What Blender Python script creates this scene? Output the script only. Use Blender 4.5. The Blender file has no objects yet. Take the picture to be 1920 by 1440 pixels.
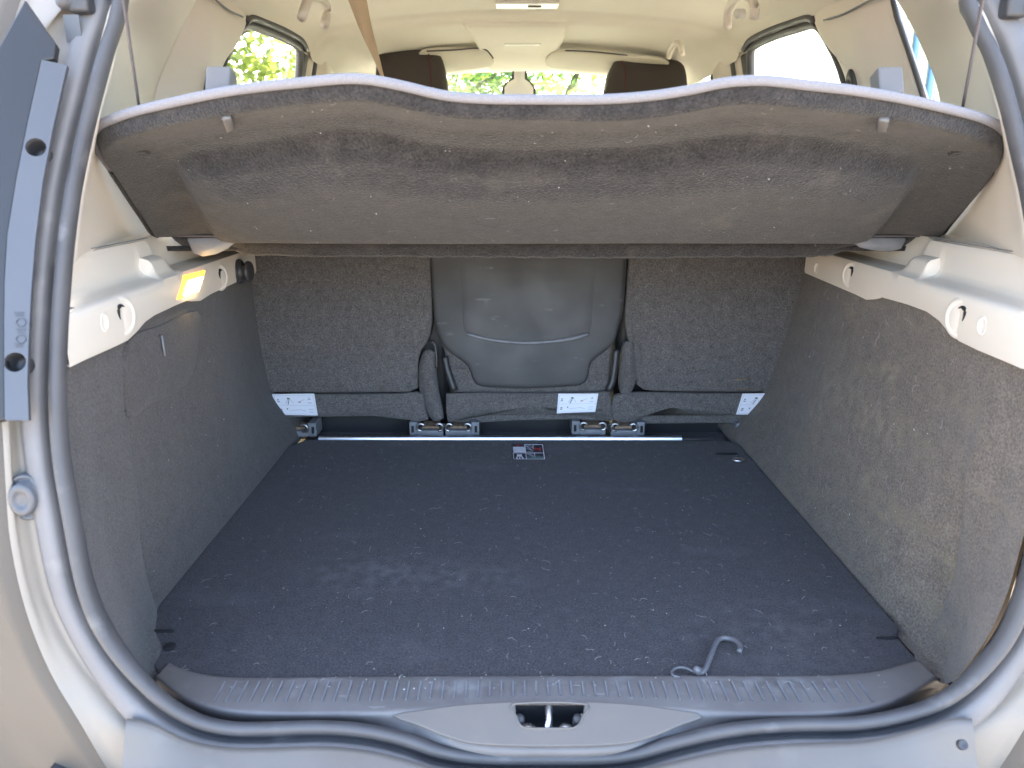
import bpy, bmesh, math, random
from mathutils import Vector as V
random.seed(7)
R = math.radians

# ------------------------------------------------------------------ camera, world, sun, exposure
F_PX = 1368.0; PITCH = R(15.49); CAM = V((-0.05, -0.761, 0.58)); CX, CY = 950.0, 720.0
scene = bpy.context.scene
col = scene.collection
cam_d = bpy.data.cameras.new('camera'); cam = bpy.data.objects.new('camera', cam_d); col.objects.link(cam)
cam.location = CAM; cam.rotation_euler = (R(90) - PITCH, 0, 0)
cam_d.sensor_width = 36; cam_d.lens = 36 * F_PX / 1920; cam_d.shift_x = 10 / 1920.0
cam_d.clip_start = 0.02; cam_d.clip_end = 500
cam_d.dof.use_dof = True; cam_d.dof.focus_distance = 1.45; cam_d.dof.aperture_fstop = 7.5
scene.camera = cam

SUN_DIR = V((-0.08, 0.70, 0.72)).normalized()
w = bpy.data.worlds.new('World'); scene.world = w; w.use_nodes = True
nt = w.node_tree; bg = nt.nodes['Background']
sky = nt.nodes.new('ShaderNodeTexSky'); sky.sky_type = 'NISHITA'; sky.sun_disc = False
sky.sun_elevation = math.asin(SUN_DIR.z); sky.sun_rotation = math.atan2(SUN_DIR.x, SUN_DIR.y)
sky.air_density = 1.0; sky.dust_density = 4.0; sky.ozone_density = 1.0
nt.links.new(sky.outputs[0], bg.inputs[0]); bg.inputs[1].default_value = 0.15
sun_d = bpy.data.lights.new('sun', 'SUN'); sun_d.energy = 5.0; sun_d.angle = R(0.5); sun_d.color = (1.0, 0.93, 0.82)
sun = bpy.data.objects.new('sun', sun_d); col.objects.link(sun)
sun.rotation_euler = SUN_DIR.to_track_quat('Z', 'Y').to_euler(); sun.location = (0, 0, 12)
vs = scene.view_settings; vs.view_transform = 'Standard'; vs.look = 'None'; vs.gamma = 1.0; vs.exposure = 3.95
try: vs.use_curve_mapping = False
except Exception: pass
scene.cycles.max_bounces = 12; scene.cycles.diffuse_bounces = 7; scene.cycles.transparent_max_bounces = 16
scene.cycles.use_denoising = True
try: scene.cycles.sample_clamp_indirect = 8.0
except Exception: pass

# ------------------------------------------------------------------ survey helpers (photo measurement -> real position on a known plane)
def ray(px, py):
    u = (px - CX) / F_PX; v = (CY - py) / F_PX
    c, s = math.cos(PITCH), math.sin(PITCH)
    return V((u, c + s * v, -s + c * v))
def at(px, py, X=None, Y=None, Z=None):
    d = ray(px, py)
    if Y is not None: t = (Y - CAM.y) / d.y
    elif X is not None: t = (X - CAM.x) / d.x
    else: t = (Z - CAM.z) / d.z
    return CAM + d * t
def atp(px, py, P, N):
    d = ray(px, py); P = V(P); N = V(N)
    return CAM + d * ((P - CAM).dot(N) / d.dot(N))
def lerp_tab(tab, x):
    if x <= tab[0][0]: return tab[0][1]
    for (a, fa), (b, fb) in zip(tab, tab[1:]):
        if x <= b: return fa + (fb - fa) * (x - a) / (b - a)
    return tab[-1][1]
def sstep(a, b, x):
    t = max(0.0, min(1.0, (x - a) / (b - a))); return t * t * (3 - 2 * t)
def Yo(z):
    return -0.10 + 0.02 * z + 0.38 * z * z if z > 0 else -0.10
def ao(px, py, off=0.0):
    y = -0.05
    for _ in range(40):
        p = at(px, py, Y=y + off); y = 0.5 * y + 0.5 * Yo(p.z)
    return at(px, py, Y=y + off)
def Xside(z): return 0.67 - 0.28 * max(0.0, z - 0.70)
def aside(px, py, s, off=0.0):
    z = 0.8
    for _ in range(30):
        p = at(px, py, X=s * (Xside(z) - off)); z = p.z
    return p

# ------------------------------------------------------------------ mesh helpers
def crv(pts, n, closed=False):
    P = [V(p) for p in pts]
    m = len(P); segs = m if closed else m - 1
    dense = []
    for i in range(segs):
        if closed: p0, p1, p2, p3 = P[(i - 1) % m], P[i], P[(i + 1) % m], P[(i + 2) % m]
        else: p0, p1, p2, p3 = P[max(i - 1, 0)], P[i], P[i + 1], P[min(i + 2, m - 1)]
        for k in range(12):
            t = k / 12.0; t2 = t * t; t3 = t2 * t
            dense.append(0.5 * ((2 * p1) + (p2 - p0) * t + (2 * p0 - 5 * p1 + 4 * p2 - p3) * t2 + (3 * p1 - p0 - 3 * p2 + p3) * t3))
    if closed: dense.append(dense[0].copy())
    else: dense.append(P[-1])
    L = [0.0]
    for a, b in zip(dense, dense[1:]): L.append(L[-1] + (b - a).length)
    out = []; j = 0; cnt = n
    for i in range(cnt):
        d = L[-1] * i / (n if closed else n - 1)
        while j < len(L) - 2 and L[j + 1] < d: j += 1
        seg = L[j + 1] - L[j]
        out.append(dense[j].lerp(dense[j + 1], 0 if seg == 0 else min(1, (d - L[j]) / seg)))
    return out
def obj(name, verts, faces, mat, parent=None, smooth=True, solid=0.0, bevel=0.0, off=0.0):
    me = bpy.data.meshes.new(name); me.from_pydata([tuple(v) for v in verts], [], faces)
    me.validate(); me.update()
    bm = bmesh.new(); bm.from_mesh(me); bmesh.ops.recalc_face_normals(bm, faces=bm.faces); bm.to_mesh(me); bm.free()
    o = bpy.data.objects.new(name, me); col.objects.link(o)
    if mat: me.materials.append(mat)
    if solid:
        m = o.modifiers.new('solid', 'SOLIDIFY'); m.thickness = abs(solid); m.offset = off
    if bevel:
        m = o.modifiers.new('bevel', 'BEVEL'); m.width = bevel; m.segments = 3; m.limit_method = 'ANGLE'; m.angle_limit = R(40)
    if smooth:
        for p in me.polygons: p.use_smooth = True
        if solid or bevel:
            try: me.set_sharp_from_angle(angle=R(50))
            except Exception: pass
    if parent: o.parent = parent
    return o
def grid_faces(nu, nv, closed_u=False):
    f = []
    for j in range(nv - 1):
        for i in range(nu if closed_u else nu - 1):
            i2 = (i + 1) % nu
            f.append((j * nu + i, j * nu + i2, (j + 1) * nu + i2, (j + 1) * nu + i))
    return f
def loft(curves, nu=48, nv=None, straight=False):
    rows = [crv(c, nu) for c in curves]
    if nv is None or straight: return [p for r in rows for p in r], grid_faces(nu, len(rows))
    cols = [crv([r[i] for r in rows], nv) for i in range(nu)]
    return [cols[i][j] for j in range(nv) for i in range(nu)], grid_faces(nu, nv)
def flipto(o, d):
    """make the faces of an open sheet look along d"""
    me = o.data; s = V((0, 0, 0))
    for p in me.polygons: s += p.normal * p.area
    if s.dot(V(d)) < 0: me.flip_normals()
    return o
def tube_data(path, r, n=8, closed=False):
    P = [V(p) for p in path]; m = len(P); verts = []; up = V((0.13, 0.31, 0.94))
    for i, p in enumerate(P):
        t = (P[(i + 1) % m] - P[i - 1]) if closed else (P[min(i + 1, m - 1)] - P[max(i - 1, 0)])
        t.normalize(); a = t.cross(up)
        if a.length < 1e-3: a = t.cross(V((1, 0, 0)))
        a.normalize(); b = t.cross(a)
        rr = r[i] if isinstance(r, (list, tuple)) else r
        for k in range(n):
            q = 2 * math.pi * k / n; verts.append(p + (a * math.cos(q) + b * math.sin(q)) * rr)
    f = []
    for j in range(m if closed else m - 1):
        j2 = (j + 1) % m
        for k in range(n): f.append((j * n + k, j * n + (k + 1) % n, j2 * n + (k + 1) % n, j2 * n + k))
    if not closed: f.append(tuple(range(n))[::-1]); f.append(tuple((m - 1) * n + k for k in range(n)))
    return verts, f
def tube(name, path, r, mat, parent=None, n=8, closed=False):
    v, f = tube_data(path, r, n, closed); return obj(name, v, f, mat, parent)
def sweep(name, path, prof, mat, parent, nref, center):
    P = [V(p) for p in path]; m = len(P); verts = []
    for i, p in enumerate(P):
        t = (P[min(i + 1, m - 1)] - P[max(i - 1, 0)]).normalized()
        nn = V(nref(p)) if callable(nref) else V(nref)
        nn = (nn - t * nn.dot(t)).normalized(); b = t.cross(nn)
        if b.dot(center(p) - p) < 0: b = -b
        for (x, y) in prof: verts.append(p + b * x + nn * y)
    return obj(name, verts, grid_faces(len(prof), m), mat, parent)
def boxv(c, s, rot=None):
    c = V(c); x, y, z = [k / 2 for k in s]
    vs_ = [V((a * x, b * y, d * z)) for a in (-1, 1) for b in (-1, 1) for d in (-1, 1)]
    if rot is not None: vs_ = [rot @ q for q in vs_]
    return [c + q for q in vs_], [(0, 1, 3, 2), (4, 6, 7, 5), (0, 4, 5, 1), (2, 3, 7, 6), (0, 2, 6, 4), (1, 5, 7, 3)]
def box(name, c, s, mat, parent=None, bevel=0.0, rot=None):
    v, f = boxv(c, s, rot); return obj(name, v, f, mat, parent, smooth=bool(bevel), bevel=bevel)
def frame_of(n):
    n = V(n).normalized(); a = n.cross(V((0, 0, 1)))
    if a.length < 1e-3: a = V((1, 0, 0))
    a.normalize(); return a, n.cross(a) * -1, n
def lathe(name, c, n, prof, mat, parent=None, seg=24, sq=(1, 1)):
    """profile of (radius, height) turned about the axis n through c"""
    a, b, n = frame_of(n); c = V(c); verts = []
    for (r, h) in prof:
        for k in range(seg):
            q = 2 * math.pi * k / seg
            verts.append(c + a * (r * math.cos(q) * sq[0]) + b * (r * math.sin(q) * sq[1]) + n * h)
    f = grid_faces(seg, len(prof), True)
    f.append(tuple((len(prof) - 1) * seg + k for k in range(seg)))
    return obj(name, verts, f, mat, parent)
def plate(name, outline, holes, mat, parent, thick, n, smooth=False, bevel=0.0):
    """flat plate with real holes; n points to the visible side"""
    bm = bmesh.new(); edges = []
    for loop in [outline] + holes:
        vv = [bm.verts.new(tuple(p)) for p in loop]
        edges += [bm.edges.new((vv[i], vv[(i + 1) % len(vv)])) for i in range(len(vv))]
    bmesh.ops.triangle_fill(bm, use_beauty=True, use_dissolve=False, edges=edges, normal=V(n))
    bm.normal_update()
    s = V((0, 0, 0))
    for f in bm.faces: s += f.normal * f.calc_area()
    if s.dot(V(n)) < 0: bmesh.ops.reverse_faces(bm, faces=bm.faces)
    me = bpy.data.meshes.new(name); bm.to_mesh(me); bm.free()
    o = bpy.data.objects.new(name, me); col.objects.link(o); me.materials.append(mat)
    if thick:
        m = o.modifiers.new('solid', 'SOLIDIFY'); m.thickness = thick; m.offset = -1
    if bevel:
        m = o.modifiers.new('bevel', 'BEVEL'); m.width = bevel; m.segments = 2; m.limit_method = 'ANGLE'; m.angle_limit = R(50)
    if parent: o.parent = parent
    return o
def pad(name, outline, n, bulge, mat, parent, rings=8, edge=0.012, back=0.02, closed_crv=0, pw=2.5):
    """cushioned panel: outline on a plane, rounded edge, belly towards n"""
    O = crv(outline, closed_crv, True) if closed_crv else [V(p) for p in outline]
    n = V(n).normalized(); c = sum(O, V((0, 0, 0))) / len(O); m = len(O)
    verts = [p - n * back for p in O] + [p.copy() for p in O]
    size = sum((p - c).length for p in O) / m
    hs = [(0.25, 0.5), (0.6, 0.8), (1.0, 1.0)]
    for (e, h) in hs:
        verts += [p + (c - p).normalized() * edge * e + n * edge * 0.55 * h for p in O]
    for k in range(1, rings):
        s = k / rings
        verts += [(p + (c - p).normalized() * edge).lerp(c, s) + n * (edge * 0.55 + bulge * (1 - (1 - s) ** pw)) for p in O]
    rows = 2 + len(hs) + rings - 1
    verts.append(c + n * (edge * 0.55 + bulge))
    f = grid_faces(m, rows, True); last = (rows - 1) * m
    for k in range(m): f.append((last + k, last + (k + 1) % m, len(verts) - 1))
    f.append(tuple(range(m))[::-1])
    return obj(name, verts, f, mat, parent)
def empty(name, loc=(0, 0, 0)):
    e = bpy.data.objects.new(name, None); e.empty_display_size = 0.05; col.objects.link(e); e.location = loc; return e
def reparent_keep(e):
    """things are built in world space; empties sit at the thing's base"""
    bpy.context.view_layer.update()
    for ch in e.children: ch.matrix_parent_inverse = e.matrix_world.inverted()
def tag(o, label=None, cat=None, group=None, kind=None):
    for k, v in (('label', label), ('category', cat), ('group', group), ('kind', kind)):
        if v: o[k] = v
    return o

# ------------------------------------------------------------------ materials
def mat(name, c, rough=0.6, metal=0.0, var=0.0, vscale=6.0, fine=0.0, fscale=600.0, bump=0.0, bscale=800.0, bdist=0.001,
        sheen=0.0, coat=0.0, spec=0.5, stain=None, rvar=0.0, stretch=(1, 1, 1)):
    m = bpy.data.materials.new(name); m.use_nodes = True; N = m.node_tree.nodes; L = m.node_tree.links
    b = N['Principled BSDF']; b.inputs['Roughness'].default_value = rough; b.inputs['Metallic'].default_value = metal
    b.inputs['Specular IOR Level'].default_value = spec
    b.inputs['Sheen Weight'].default_value = sheen; b.inputs['Sheen Roughness'].default_value = 0.5
    b.inputs['Coat Weight'].default_value = coat; b.inputs['Coat Roughness'].default_value = 0.06
    tc = N.new('ShaderNodeTexCoord'); mp = N.new('ShaderNodeMapping'); L.new(tc.outputs['Object'], mp.inputs[0]); mp.inputs['Scale'].default_value = stretch
    rgb = N.new('ShaderNodeRGB'); rgb.outputs[0].default_value = (*c, 1); out = rgb.outputs[0]
    def noise(scale, detail=4, rough_=0.55):
        n = N.new('ShaderNodeTexNoise'); n.inputs['Scale'].default_value = scale; n.inputs['Detail'].default_value = detail
        n.inputs['Roughness'].default_value = rough_; L.new(mp.outputs[0], n.inputs['Vector']); return n.outputs['Fac']
    def scaled(src, lo, hi, k):
        r = N.new('ShaderNodeMapRange'); r.inputs[1].default_value = lo; r.inputs[2].default_value = hi
        r.inputs[3].default_value = 1 - k; r.inputs[4].default_value = 1 + k; L.new(src, r.inputs[0]); return r.outputs[0]
    def mul(a, fac):
        x = N.new('ShaderNodeVectorMath'); x.operation = 'SCALE'; L.new(a, x.inputs[0]); L.new(fac, x.inputs['Scale']); return x.outputs[0]
    if var: out = mul(out, scaled(noise(vscale), 0.3, 0.7, var))
    if fine: out = mul(out, scaled(noise(fscale, 3, 0.7), 0.3, 0.7, fine))
    if stain:
        for (sc, sscale, lo, hi, amt, sstr) in stain:
            mp2 = N.new('ShaderNodeMapping'); L.new(tc.outputs['Object'], mp2.inputs[0]); mp2.inputs['Scale'].default_value = sstr
            n = N.new('ShaderNodeTexNoise'); n.inputs['Scale'].default_value = sscale; n.inputs['Detail'].default_value = 6
            L.new(mp2.outputs[0], n.inputs['Vector'])
            r = N.new('ShaderNodeMapRange'); r.inputs[1].default_value = lo; r.inputs[2].default_value = hi; r.inputs[4].default_value = amt
            L.new(n.outputs['Fac'], r.inputs[0])
            x = N.new('ShaderNodeMix'); x.data_type = 'RGBA'; L.new(r.outputs[0], x.inputs['Factor']); L.new(out, x.inputs[6]); x.inputs[7].default_value = (*sc, 1); out = x.outputs[2]
    L.new(out, b.inputs['Base Color'])
    if rvar:
        r = N.new('ShaderNodeMapRange'); r.inputs[1].default_value = 0.3; r.inputs[2].default_value = 0.7
        r.inputs[3].default_value = rough - rvar; r.inputs[4].default_value = rough + rvar; L.new(noise(14, 6), r.inputs[0]); L.new(r.outputs[0], b.inputs['Roughness'])
    if bump:
        bp = N.new('ShaderNodeBump'); bp.inputs['Strength'].default_value = bump; bp.inputs['Distance'].default_value = bdist
        L.new(noise(bscale, 3, 0.6), bp.inputs['Height']); L.new(bp.outputs[0], b.inputs['Normal'])
    return m
DUST = (0.20, 0.18, 0.15); HAIR = (0.30, 0.29, 0.29)
M = {}
M['floor'] = mat('navy_grey_carpet', (0.040, 0.0345, 0.0362), 0.95, var=0.18, vscale=60, fine=0.75, fscale=340, bump=0.8, bscale=650, bdist=0.002, sheen=0.12, spec=0.2,
                 stain=[((0.10, 0.10, 0.11), 5, 0.58, 0.80, 0.40, (1, 2, 1)), (HAIR, 330, 0.72, 0.78, 0.5, (1, 1, 1))])
M['felt'] = mat('grey_felt', (0.025, 0.0224, 0.0216), 0.95, var=0.30, vscale=55, fine=0.65, fscale=300, bump=0.9, bscale=380, bdist=0.003, sheen=0.15, spec=0.2,
                stain=[((0.13, 0.11, 0.09), 9, 0.60, 0.80, 0.45, (1, 1, 1)), (HAIR, 300, 0.73, 0.79, 0.4, (1, 1, 1))])
M['wall'] = mat('grey_trim_carpet', (0.076, 0.067, 0.062), 0.95, var=0.10, vscale=38, fine=0.45, fscale=330, bump=0.6, bscale=620, bdist=0.0015, sheen=0.12, spec=0.2)
M['wall_dusty_lit'] = mat('dusty_warmlit_carpet', (0.126, 0.103, 0.082), 0.95, var=0.13, vscale=38, fine=0.5, fscale=330, bump=0.6, bscale=620, bdist=0.0015, sheen=0.14, spec=0.2,
                      stain=[((0.17, 0.14, 0.09), 7, 0.55, 0.78, 0.55, (1, 1.2, 4.5)), (HAIR, 260, 0.72, 0.8, 0.35, (1, 1, 1))])  # dusty carpet; paler warm base also holds this side's warm light
M['seat'] = mat('seat_back_carpet', (0.112, 0.103, 0.099), 0.95, var=0.14, vscale=70, fine=0.55, fscale=330, bump=0.9, bscale=420, bdist=0.002, sheen=0.15, spec=0.2)
M['seatplast'] = mat('seat_back_plastic', (0.056, 0.055, 0.055), 0.6, var=0.12, vscale=9, bump=0.25, bscale=1500, bdist=0.0004, rvar=0.10,
                     stain=[((0.20, 0.20, 0.20), 22, 0.66, 0.74, 0.35, (1, 1, 3))])
M['beige'] = mat('beige_plastic', (0.68, 0.61, 0.52), 0.50, var=0.03, vscale=4, bump=0.15, bscale=1400, bdist=0.0004)
M['headliner'] = mat('headliner_fabric', (0.70, 0.65, 0.56), 0.95, var=0.04, vscale=4, fine=0.05, fscale=500, bump=0.3, bscale=900, sheen=0.1)
M['shelftop'] = mat('light_grey_felt', (0.17, 0.162, 0.17), 0.95, fine=0.15, fscale=500, bump=0.5, bscale=700, sheen=0.05)
M['rubber'] = mat('black_rubber', (0.045, 0.043, 0.046), 0.50, var=0.15, vscale=20, bump=0.1, bscale=900, spec=0.6, rvar=0.08)
M['seal'] = mat('dusty_seal_rubber', (0.066, 0.063, 0.064), 0.55, var=0.15, vscale=14, spec=0.4, rvar=0.1, stain=[((0.22, 0.21, 0.20), 16, 0.58, 0.75, 0.6, (1, 1, 1))])
M['seallip'] = mat('dusty_flange_rubber', (0.135, 0.128, 0.126), 0.62, var=0.12, vscale=14, spec=0.35, rvar=0.1, stain=[((0.26, 0.24, 0.22), 16, 0.58, 0.75, 0.6, (1, 1, 1))])
M['sill'] = mat('sill_plastic', (0.132, 0.118, 0.110), 0.52, var=0.14, vscale=9, bump=0.3, bscale=1300, bdist=0.0005, rvar=0.1,
                stain=[((0.26, 0.25, 0.25), 16, 0.60, 0.78, 0.5, (1, 2, 1)), ((0.30, 0.29, 0.28), 90, 0.66, 0.74, 0.45, (0.4, 1.5, 1))])
M['lockplast'] = mat('light_sill_plastic', (0.112, 0.098, 0.085), 0.50, var=0.06, vscale=8, bump=0.15, bscale=1300, bdist=0.0004, rvar=0.08)
M['bumper'] = mat('bumper_plastic', (0.100, 0.087, 0.075), 0.42, var=0.08, vscale=7, rvar=0.08, stain=[((0.20, 0.18, 0.155), 10, 0.58, 0.78, 0.5, (1, 1, 1)), ((0.10, 0.09, 0.09), 70, 0.74, 0.78, 0.5, (0.3, 2, 1))])
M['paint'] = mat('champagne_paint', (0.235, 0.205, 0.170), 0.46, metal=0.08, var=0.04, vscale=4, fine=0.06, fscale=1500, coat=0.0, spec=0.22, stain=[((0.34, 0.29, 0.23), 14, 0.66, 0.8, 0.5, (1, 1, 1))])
M['paint_shaded'] = mat('shaded_outer_paint', (0.100, 0.087, 0.073), 0.65, var=0.06, vscale=4, fine=0.06, fscale=1500, spec=0.03)  # same car paint, darkened to put the corner's shade into its colour
M['lampplast'] = mat('lamp_housing_plastic', (0.060, 0.062, 0.069), 0.45, var=0.06, vscale=8, bump=0.1, bscale=1200, bdist=0.0003)
M['darkplast'] = mat('dark_plastic', (0.032, 0.031, 0.033), 0.45, var=0.1)
M['black'] = mat('black_void', (0.008, 0.008, 0.009), 0.8)
M['steel'] = mat('steel', (0.55, 0.55, 0.56), 0.30, metal=1.0, var=0.1, vscale=60, rvar=0.12)
M['alu'] = mat('aluminium_strip', (0.72, 0.75, 0.82), 0.32, metal=1.0, var=0.05, vscale=30)
M['zinc'] = mat('grey_latch_plastic', (0.17, 0.175, 0.19), 0.5, var=0.15, vscale=40)
M['rust'] = mat('dusty_rust', (0.22, 0.15, 0.10), 0.9, var=0.4, vscale=80)
M['seatfab'] = mat('brown_seat_fabric', (0.055, 0.045, 0.038), 0.9, var=0.08, fine=0.15, fscale=500, sheen=0.2)
M['red'] = mat('red_stitch', (0.10, 0.014, 0.010), 0.7)
M['belt'] = mat('beige_webbing', (0.50, 0.38, 0.26), 0.75, fine=0.1, fscale=700, bump=0.3, bscale=900)
M['paper'] = mat('label_paper', (0.72, 0.72, 0.78), 0.5, var=0.02)
M['ink'] = mat('label_ink', (0.12, 0.13, 0.14), 0.6)
M['inkpale'] = mat('label_pale_ink', (0.42, 0.44, 0.50), 0.6)
M['inkred'] = mat('label_red_ink', (0.42, 0.045, 0.05), 0.6)
M['inkgreen'] = mat('label_green_ink', (0.08, 0.15, 0.09), 0.6)
M['inkteal'] = mat('label_teal_ink', (0.16, 0.26, 0.24), 0.6)
M['darkprint'] = mat('label_dark_print', (0.035, 0.03, 0.045), 0.5)
M['lint'] = mat('pale_lint', (0.26, 0.25, 0.24), 0.9)
M['crumb'] = mat('pale_crumb', (0.40, 0.375, 0.34), 0.9, var=0.4, vscale=90)
M['cord'] = mat('grey_cord', (0.085, 0.075, 0.08), 0.8)
M['hookp'] = mat('hook_plastic', (0.105, 0.10, 0.105), 0.42)
M['clip'] = mat('grey_clip_plastic', (0.095, 0.088, 0.084), 0.5)
M['ground'] = mat('dusty_pavement', (0.24, 0.21, 0.175), 0.95, var=0.18, vscale=0.8, fine=0.2, fscale=40)
M['bark'] = mat('bark', (0.10, 0.075, 0.05), 0.95, var=0.3, vscale=12, bump=0.6, bscale=30, bdist=0.02)
M['plaster'] = mat('white_plaster', (0.78, 0.77, 0.74), 0.9, var=0.05, vscale=2)
M['bluesheet'] = mat('blue_sheet', (0.06, 0.16, 0.30), 0.5, var=0.06, vscale=3)
M['palesheet'] = mat('pale_sheet', (0.22, 0.26, 0.20), 0.5, var=0.06, vscale=3)
M['white'] = mat('white_plastic', (0.75, 0.74, 0.72), 0.4)
def leafmat(name, c):
    m = bpy.data.materials.new(name); m.use_nodes = True; N = m.node_tree.nodes; L = m.node_tree.links
    b = N['Principled BSDF']; b.inputs['Roughness'].default_value = 0.5
    oi = N.new('ShaderNodeTexNoise'); oi.inputs['Scale'].default_value = 1.3; tc = N.new('ShaderNodeTexCoord'); L.new(tc.outputs['Object'], oi.inputs[0])
    r = N.new('ShaderNodeMix'); r.data_type = 'RGBA'; L.new(oi.outputs['Fac'], r.inputs['Factor']); r.inputs[6].default_value = (*[k * 0.7 for k in c], 1); r.inputs[7].default_value = (*[min(1, k * 1.35) for k in c], 1)
    L.new(r.outputs[2], b.inputs['Base Color'])
    t = N.new('ShaderNodeBsdfTranslucent'); L.new(r.outputs[2], t.inputs[0])
    a = N.new('ShaderNodeAddShader'); L.new(b.outputs[0], a.inputs[0]); L.new(t.outputs[0], a.inputs[1])
    L.new(a.outputs[0], N['Material Output'].inputs[0]); return m
M['leaf'] = leafmat('green_leaves', (0.045, 0.075, 0.016)); M['leafy'] = leafmat('yellow_green_leaves', (0.08, 0.105, 0.018))
def glassmat(name, tint, refl=0.06):
    m = bpy.data.materials.new(name); m.use_nodes = True; N = m.node_tree.nodes; L = m.node_tree.links
    N.remove(N['Principled BSDF'])
    t = N.new('ShaderNodeBsdfTransparent'); t.inputs[0].default_value = (*tint, 1)
    g = N.new('ShaderNodeBsdfGlossy'); g.inputs['Roughness'].default_value = 0.02
    lw = N.new('ShaderNodeLayerWeight'); lw.inputs[0].default_value = 0.5
    pw_ = N.new('ShaderNodeMath'); pw_.operation = 'POWER'; L.new(lw.outputs['Facing'], pw_.inputs[0]); pw_.inputs[1].default_value = 5.0
    fr = N.new('ShaderNodeMath'); fr.operation = 'MULTIPLY_ADD'; L.new(pw_.outputs[0], fr.inputs[0]); fr.inputs[1].default_value = 0.8; fr.inputs[2].default_value = 0.04
    x = N.new('ShaderNodeMixShader'); L.new(fr.outputs[0], x.inputs[0]); L.new(t.outputs[0], x.inputs[1]); L.new(g.outputs[0], x.inputs[2])
    L.new(x.outputs[0], N['Material Output'].inputs[0]); return m
M['glass'] = glassmat('window_glass', (0.90, 0.95, 0.92)); M['screen'] = glassmat('windscreen_glass', (0.74, 0.88, 0.80))
def emis(name, c, s):
    m = bpy.data.materials.new(name); m.use_nodes = True; N = m.node_tree.nodes; b = N['Principled BSDF']
    b.inputs['Base Color'].default_value = (*c, 1); b.inputs['Emission Color'].default_value = (*c, 1); b.inputs['Emission Strength'].default_value = s; return m
M['lamp_hot'] = emis('lamp_bulb_glow', (1.0, 0.72, 0.30), 3.0); M['lamp_amber'] = emis('lamp_amber_rim', (1.0, 0.36, 0.03), 0.42)
M['visor'] = mat('visor_vinyl', (0.62, 0.57, 0.47), 0.8, var=0.03)
M['cabin'] = mat('cabin_beige_trim', (0.48, 0.42, 0.34), 0.7, var=0.05)
M['lens'] = mat('frosted_lens', (0.60, 0.57, 0.52), 0.3, coat=0.2)

def dust_patch(m, spots):
    N = m.node_tree.nodes; L = m.node_tree.links; b = N['Principled BSDF']
    tc = N.new('ShaderNodeTexCoord')
    for (c, sc, color, amt) in spots:
        src = b.inputs['Base Color'].links[0].from_socket
        mp = N.new('ShaderNodeMapping'); mp.vector_type = 'TEXTURE'; mp.inputs['Location'].default_value = c; mp.inputs['Scale'].default_value = sc; L.new(tc.outputs['Object'], mp.inputs[0])
        gr = N.new('ShaderNodeTexGradient'); gr.gradient_type = 'SPHERICAL'; L.new(mp.outputs[0], gr.inputs[0])
        nz = N.new('ShaderNodeTexNoise'); nz.inputs['Scale'].default_value = 45; nz.inputs['Detail'].default_value = 7; L.new(tc.outputs['Object'], nz.inputs['Vector'])
        mr = N.new('ShaderNodeMapRange'); mr.inputs[1].default_value = 0.42; mr.inputs[2].default_value = 0.72; mr.inputs[4].default_value = amt; L.new(nz.outputs['Fac'], mr.inputs[0])
        mu = N.new('ShaderNodeMath'); mu.operation = 'MULTIPLY'; L.new(gr.outputs['Fac'], mu.inputs[0]); L.new(mr.outputs[0], mu.inputs[1])
        x = N.new('ShaderNodeMix'); x.data_type = 'RGBA'; L.new(mu.outputs[0], x.inputs['Factor']); L.new(src, x.inputs[6]); x.inputs[7].default_value = (*color, 1)
        L.new(x.outputs[2], b.inputs['Base Color'])
dust_patch(M['floor'], [((-0.24, 0.24, 0), (0.16, 0.09, 0.2), (0.15, 0.14, 0.14), 0.55), ((-0.08, 0.23, 0), (0.10, 0.06, 0.2), (0.14, 0.135, 0.13), 0.45), ((0.30, 0.10, 0), (0.2, 0.12, 0.2), (0.10, 0.09, 0.085), 0.6)])
dust_patch(M['wall_dusty_lit'], [((0.53, 0.36, 0.22), (0.2, 0.16, 0.035), (0.27, 0.225, 0.155), 0.75), ((0.53, 0.34, 0.29), (0.2, 0.05, 0.03), (0.30, 0.25, 0.17), 0.8), ((0.52, 0.30, 0.13), (0.2, 0.14, 0.03), (0.25, 0.21, 0.14), 0.45), ((0.53, 0.55, 0.2), (0.2, 0.15, 0.14), (0.2, 0.175, 0.14), 0.6)])
dust_patch(M['sill'], [((-0.1, -0.03, 0), (0.08, 0.03, 0.1), (0.32, 0.31, 0.30), 0.7), ((0.27, -0.02, 0), (0.12, 0.03, 0.1), (0.32, 0.31, 0.30), 0.8), ((-0.3, -0.01, 0), (0.07, 0.02, 0.1), (0.32, 0.31, 0.30), 0.6)])

# ================================================================== SETTING
g = 60.0; GZ = -0.64
ground = obj('ground', [(-g, -g, GZ), (g, -g, GZ), (g, g, GZ), (-g, g, GZ)], [(0, 1, 2, 3)], M['ground'], smooth=False)
tag(ground, kind='structure')

# ================================================================== CAR
car = empty('car', (0, 0.9, GZ))
tag(car, 'champagne car with its tailgate open, boot and beige cabin in view', 'car')

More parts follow.
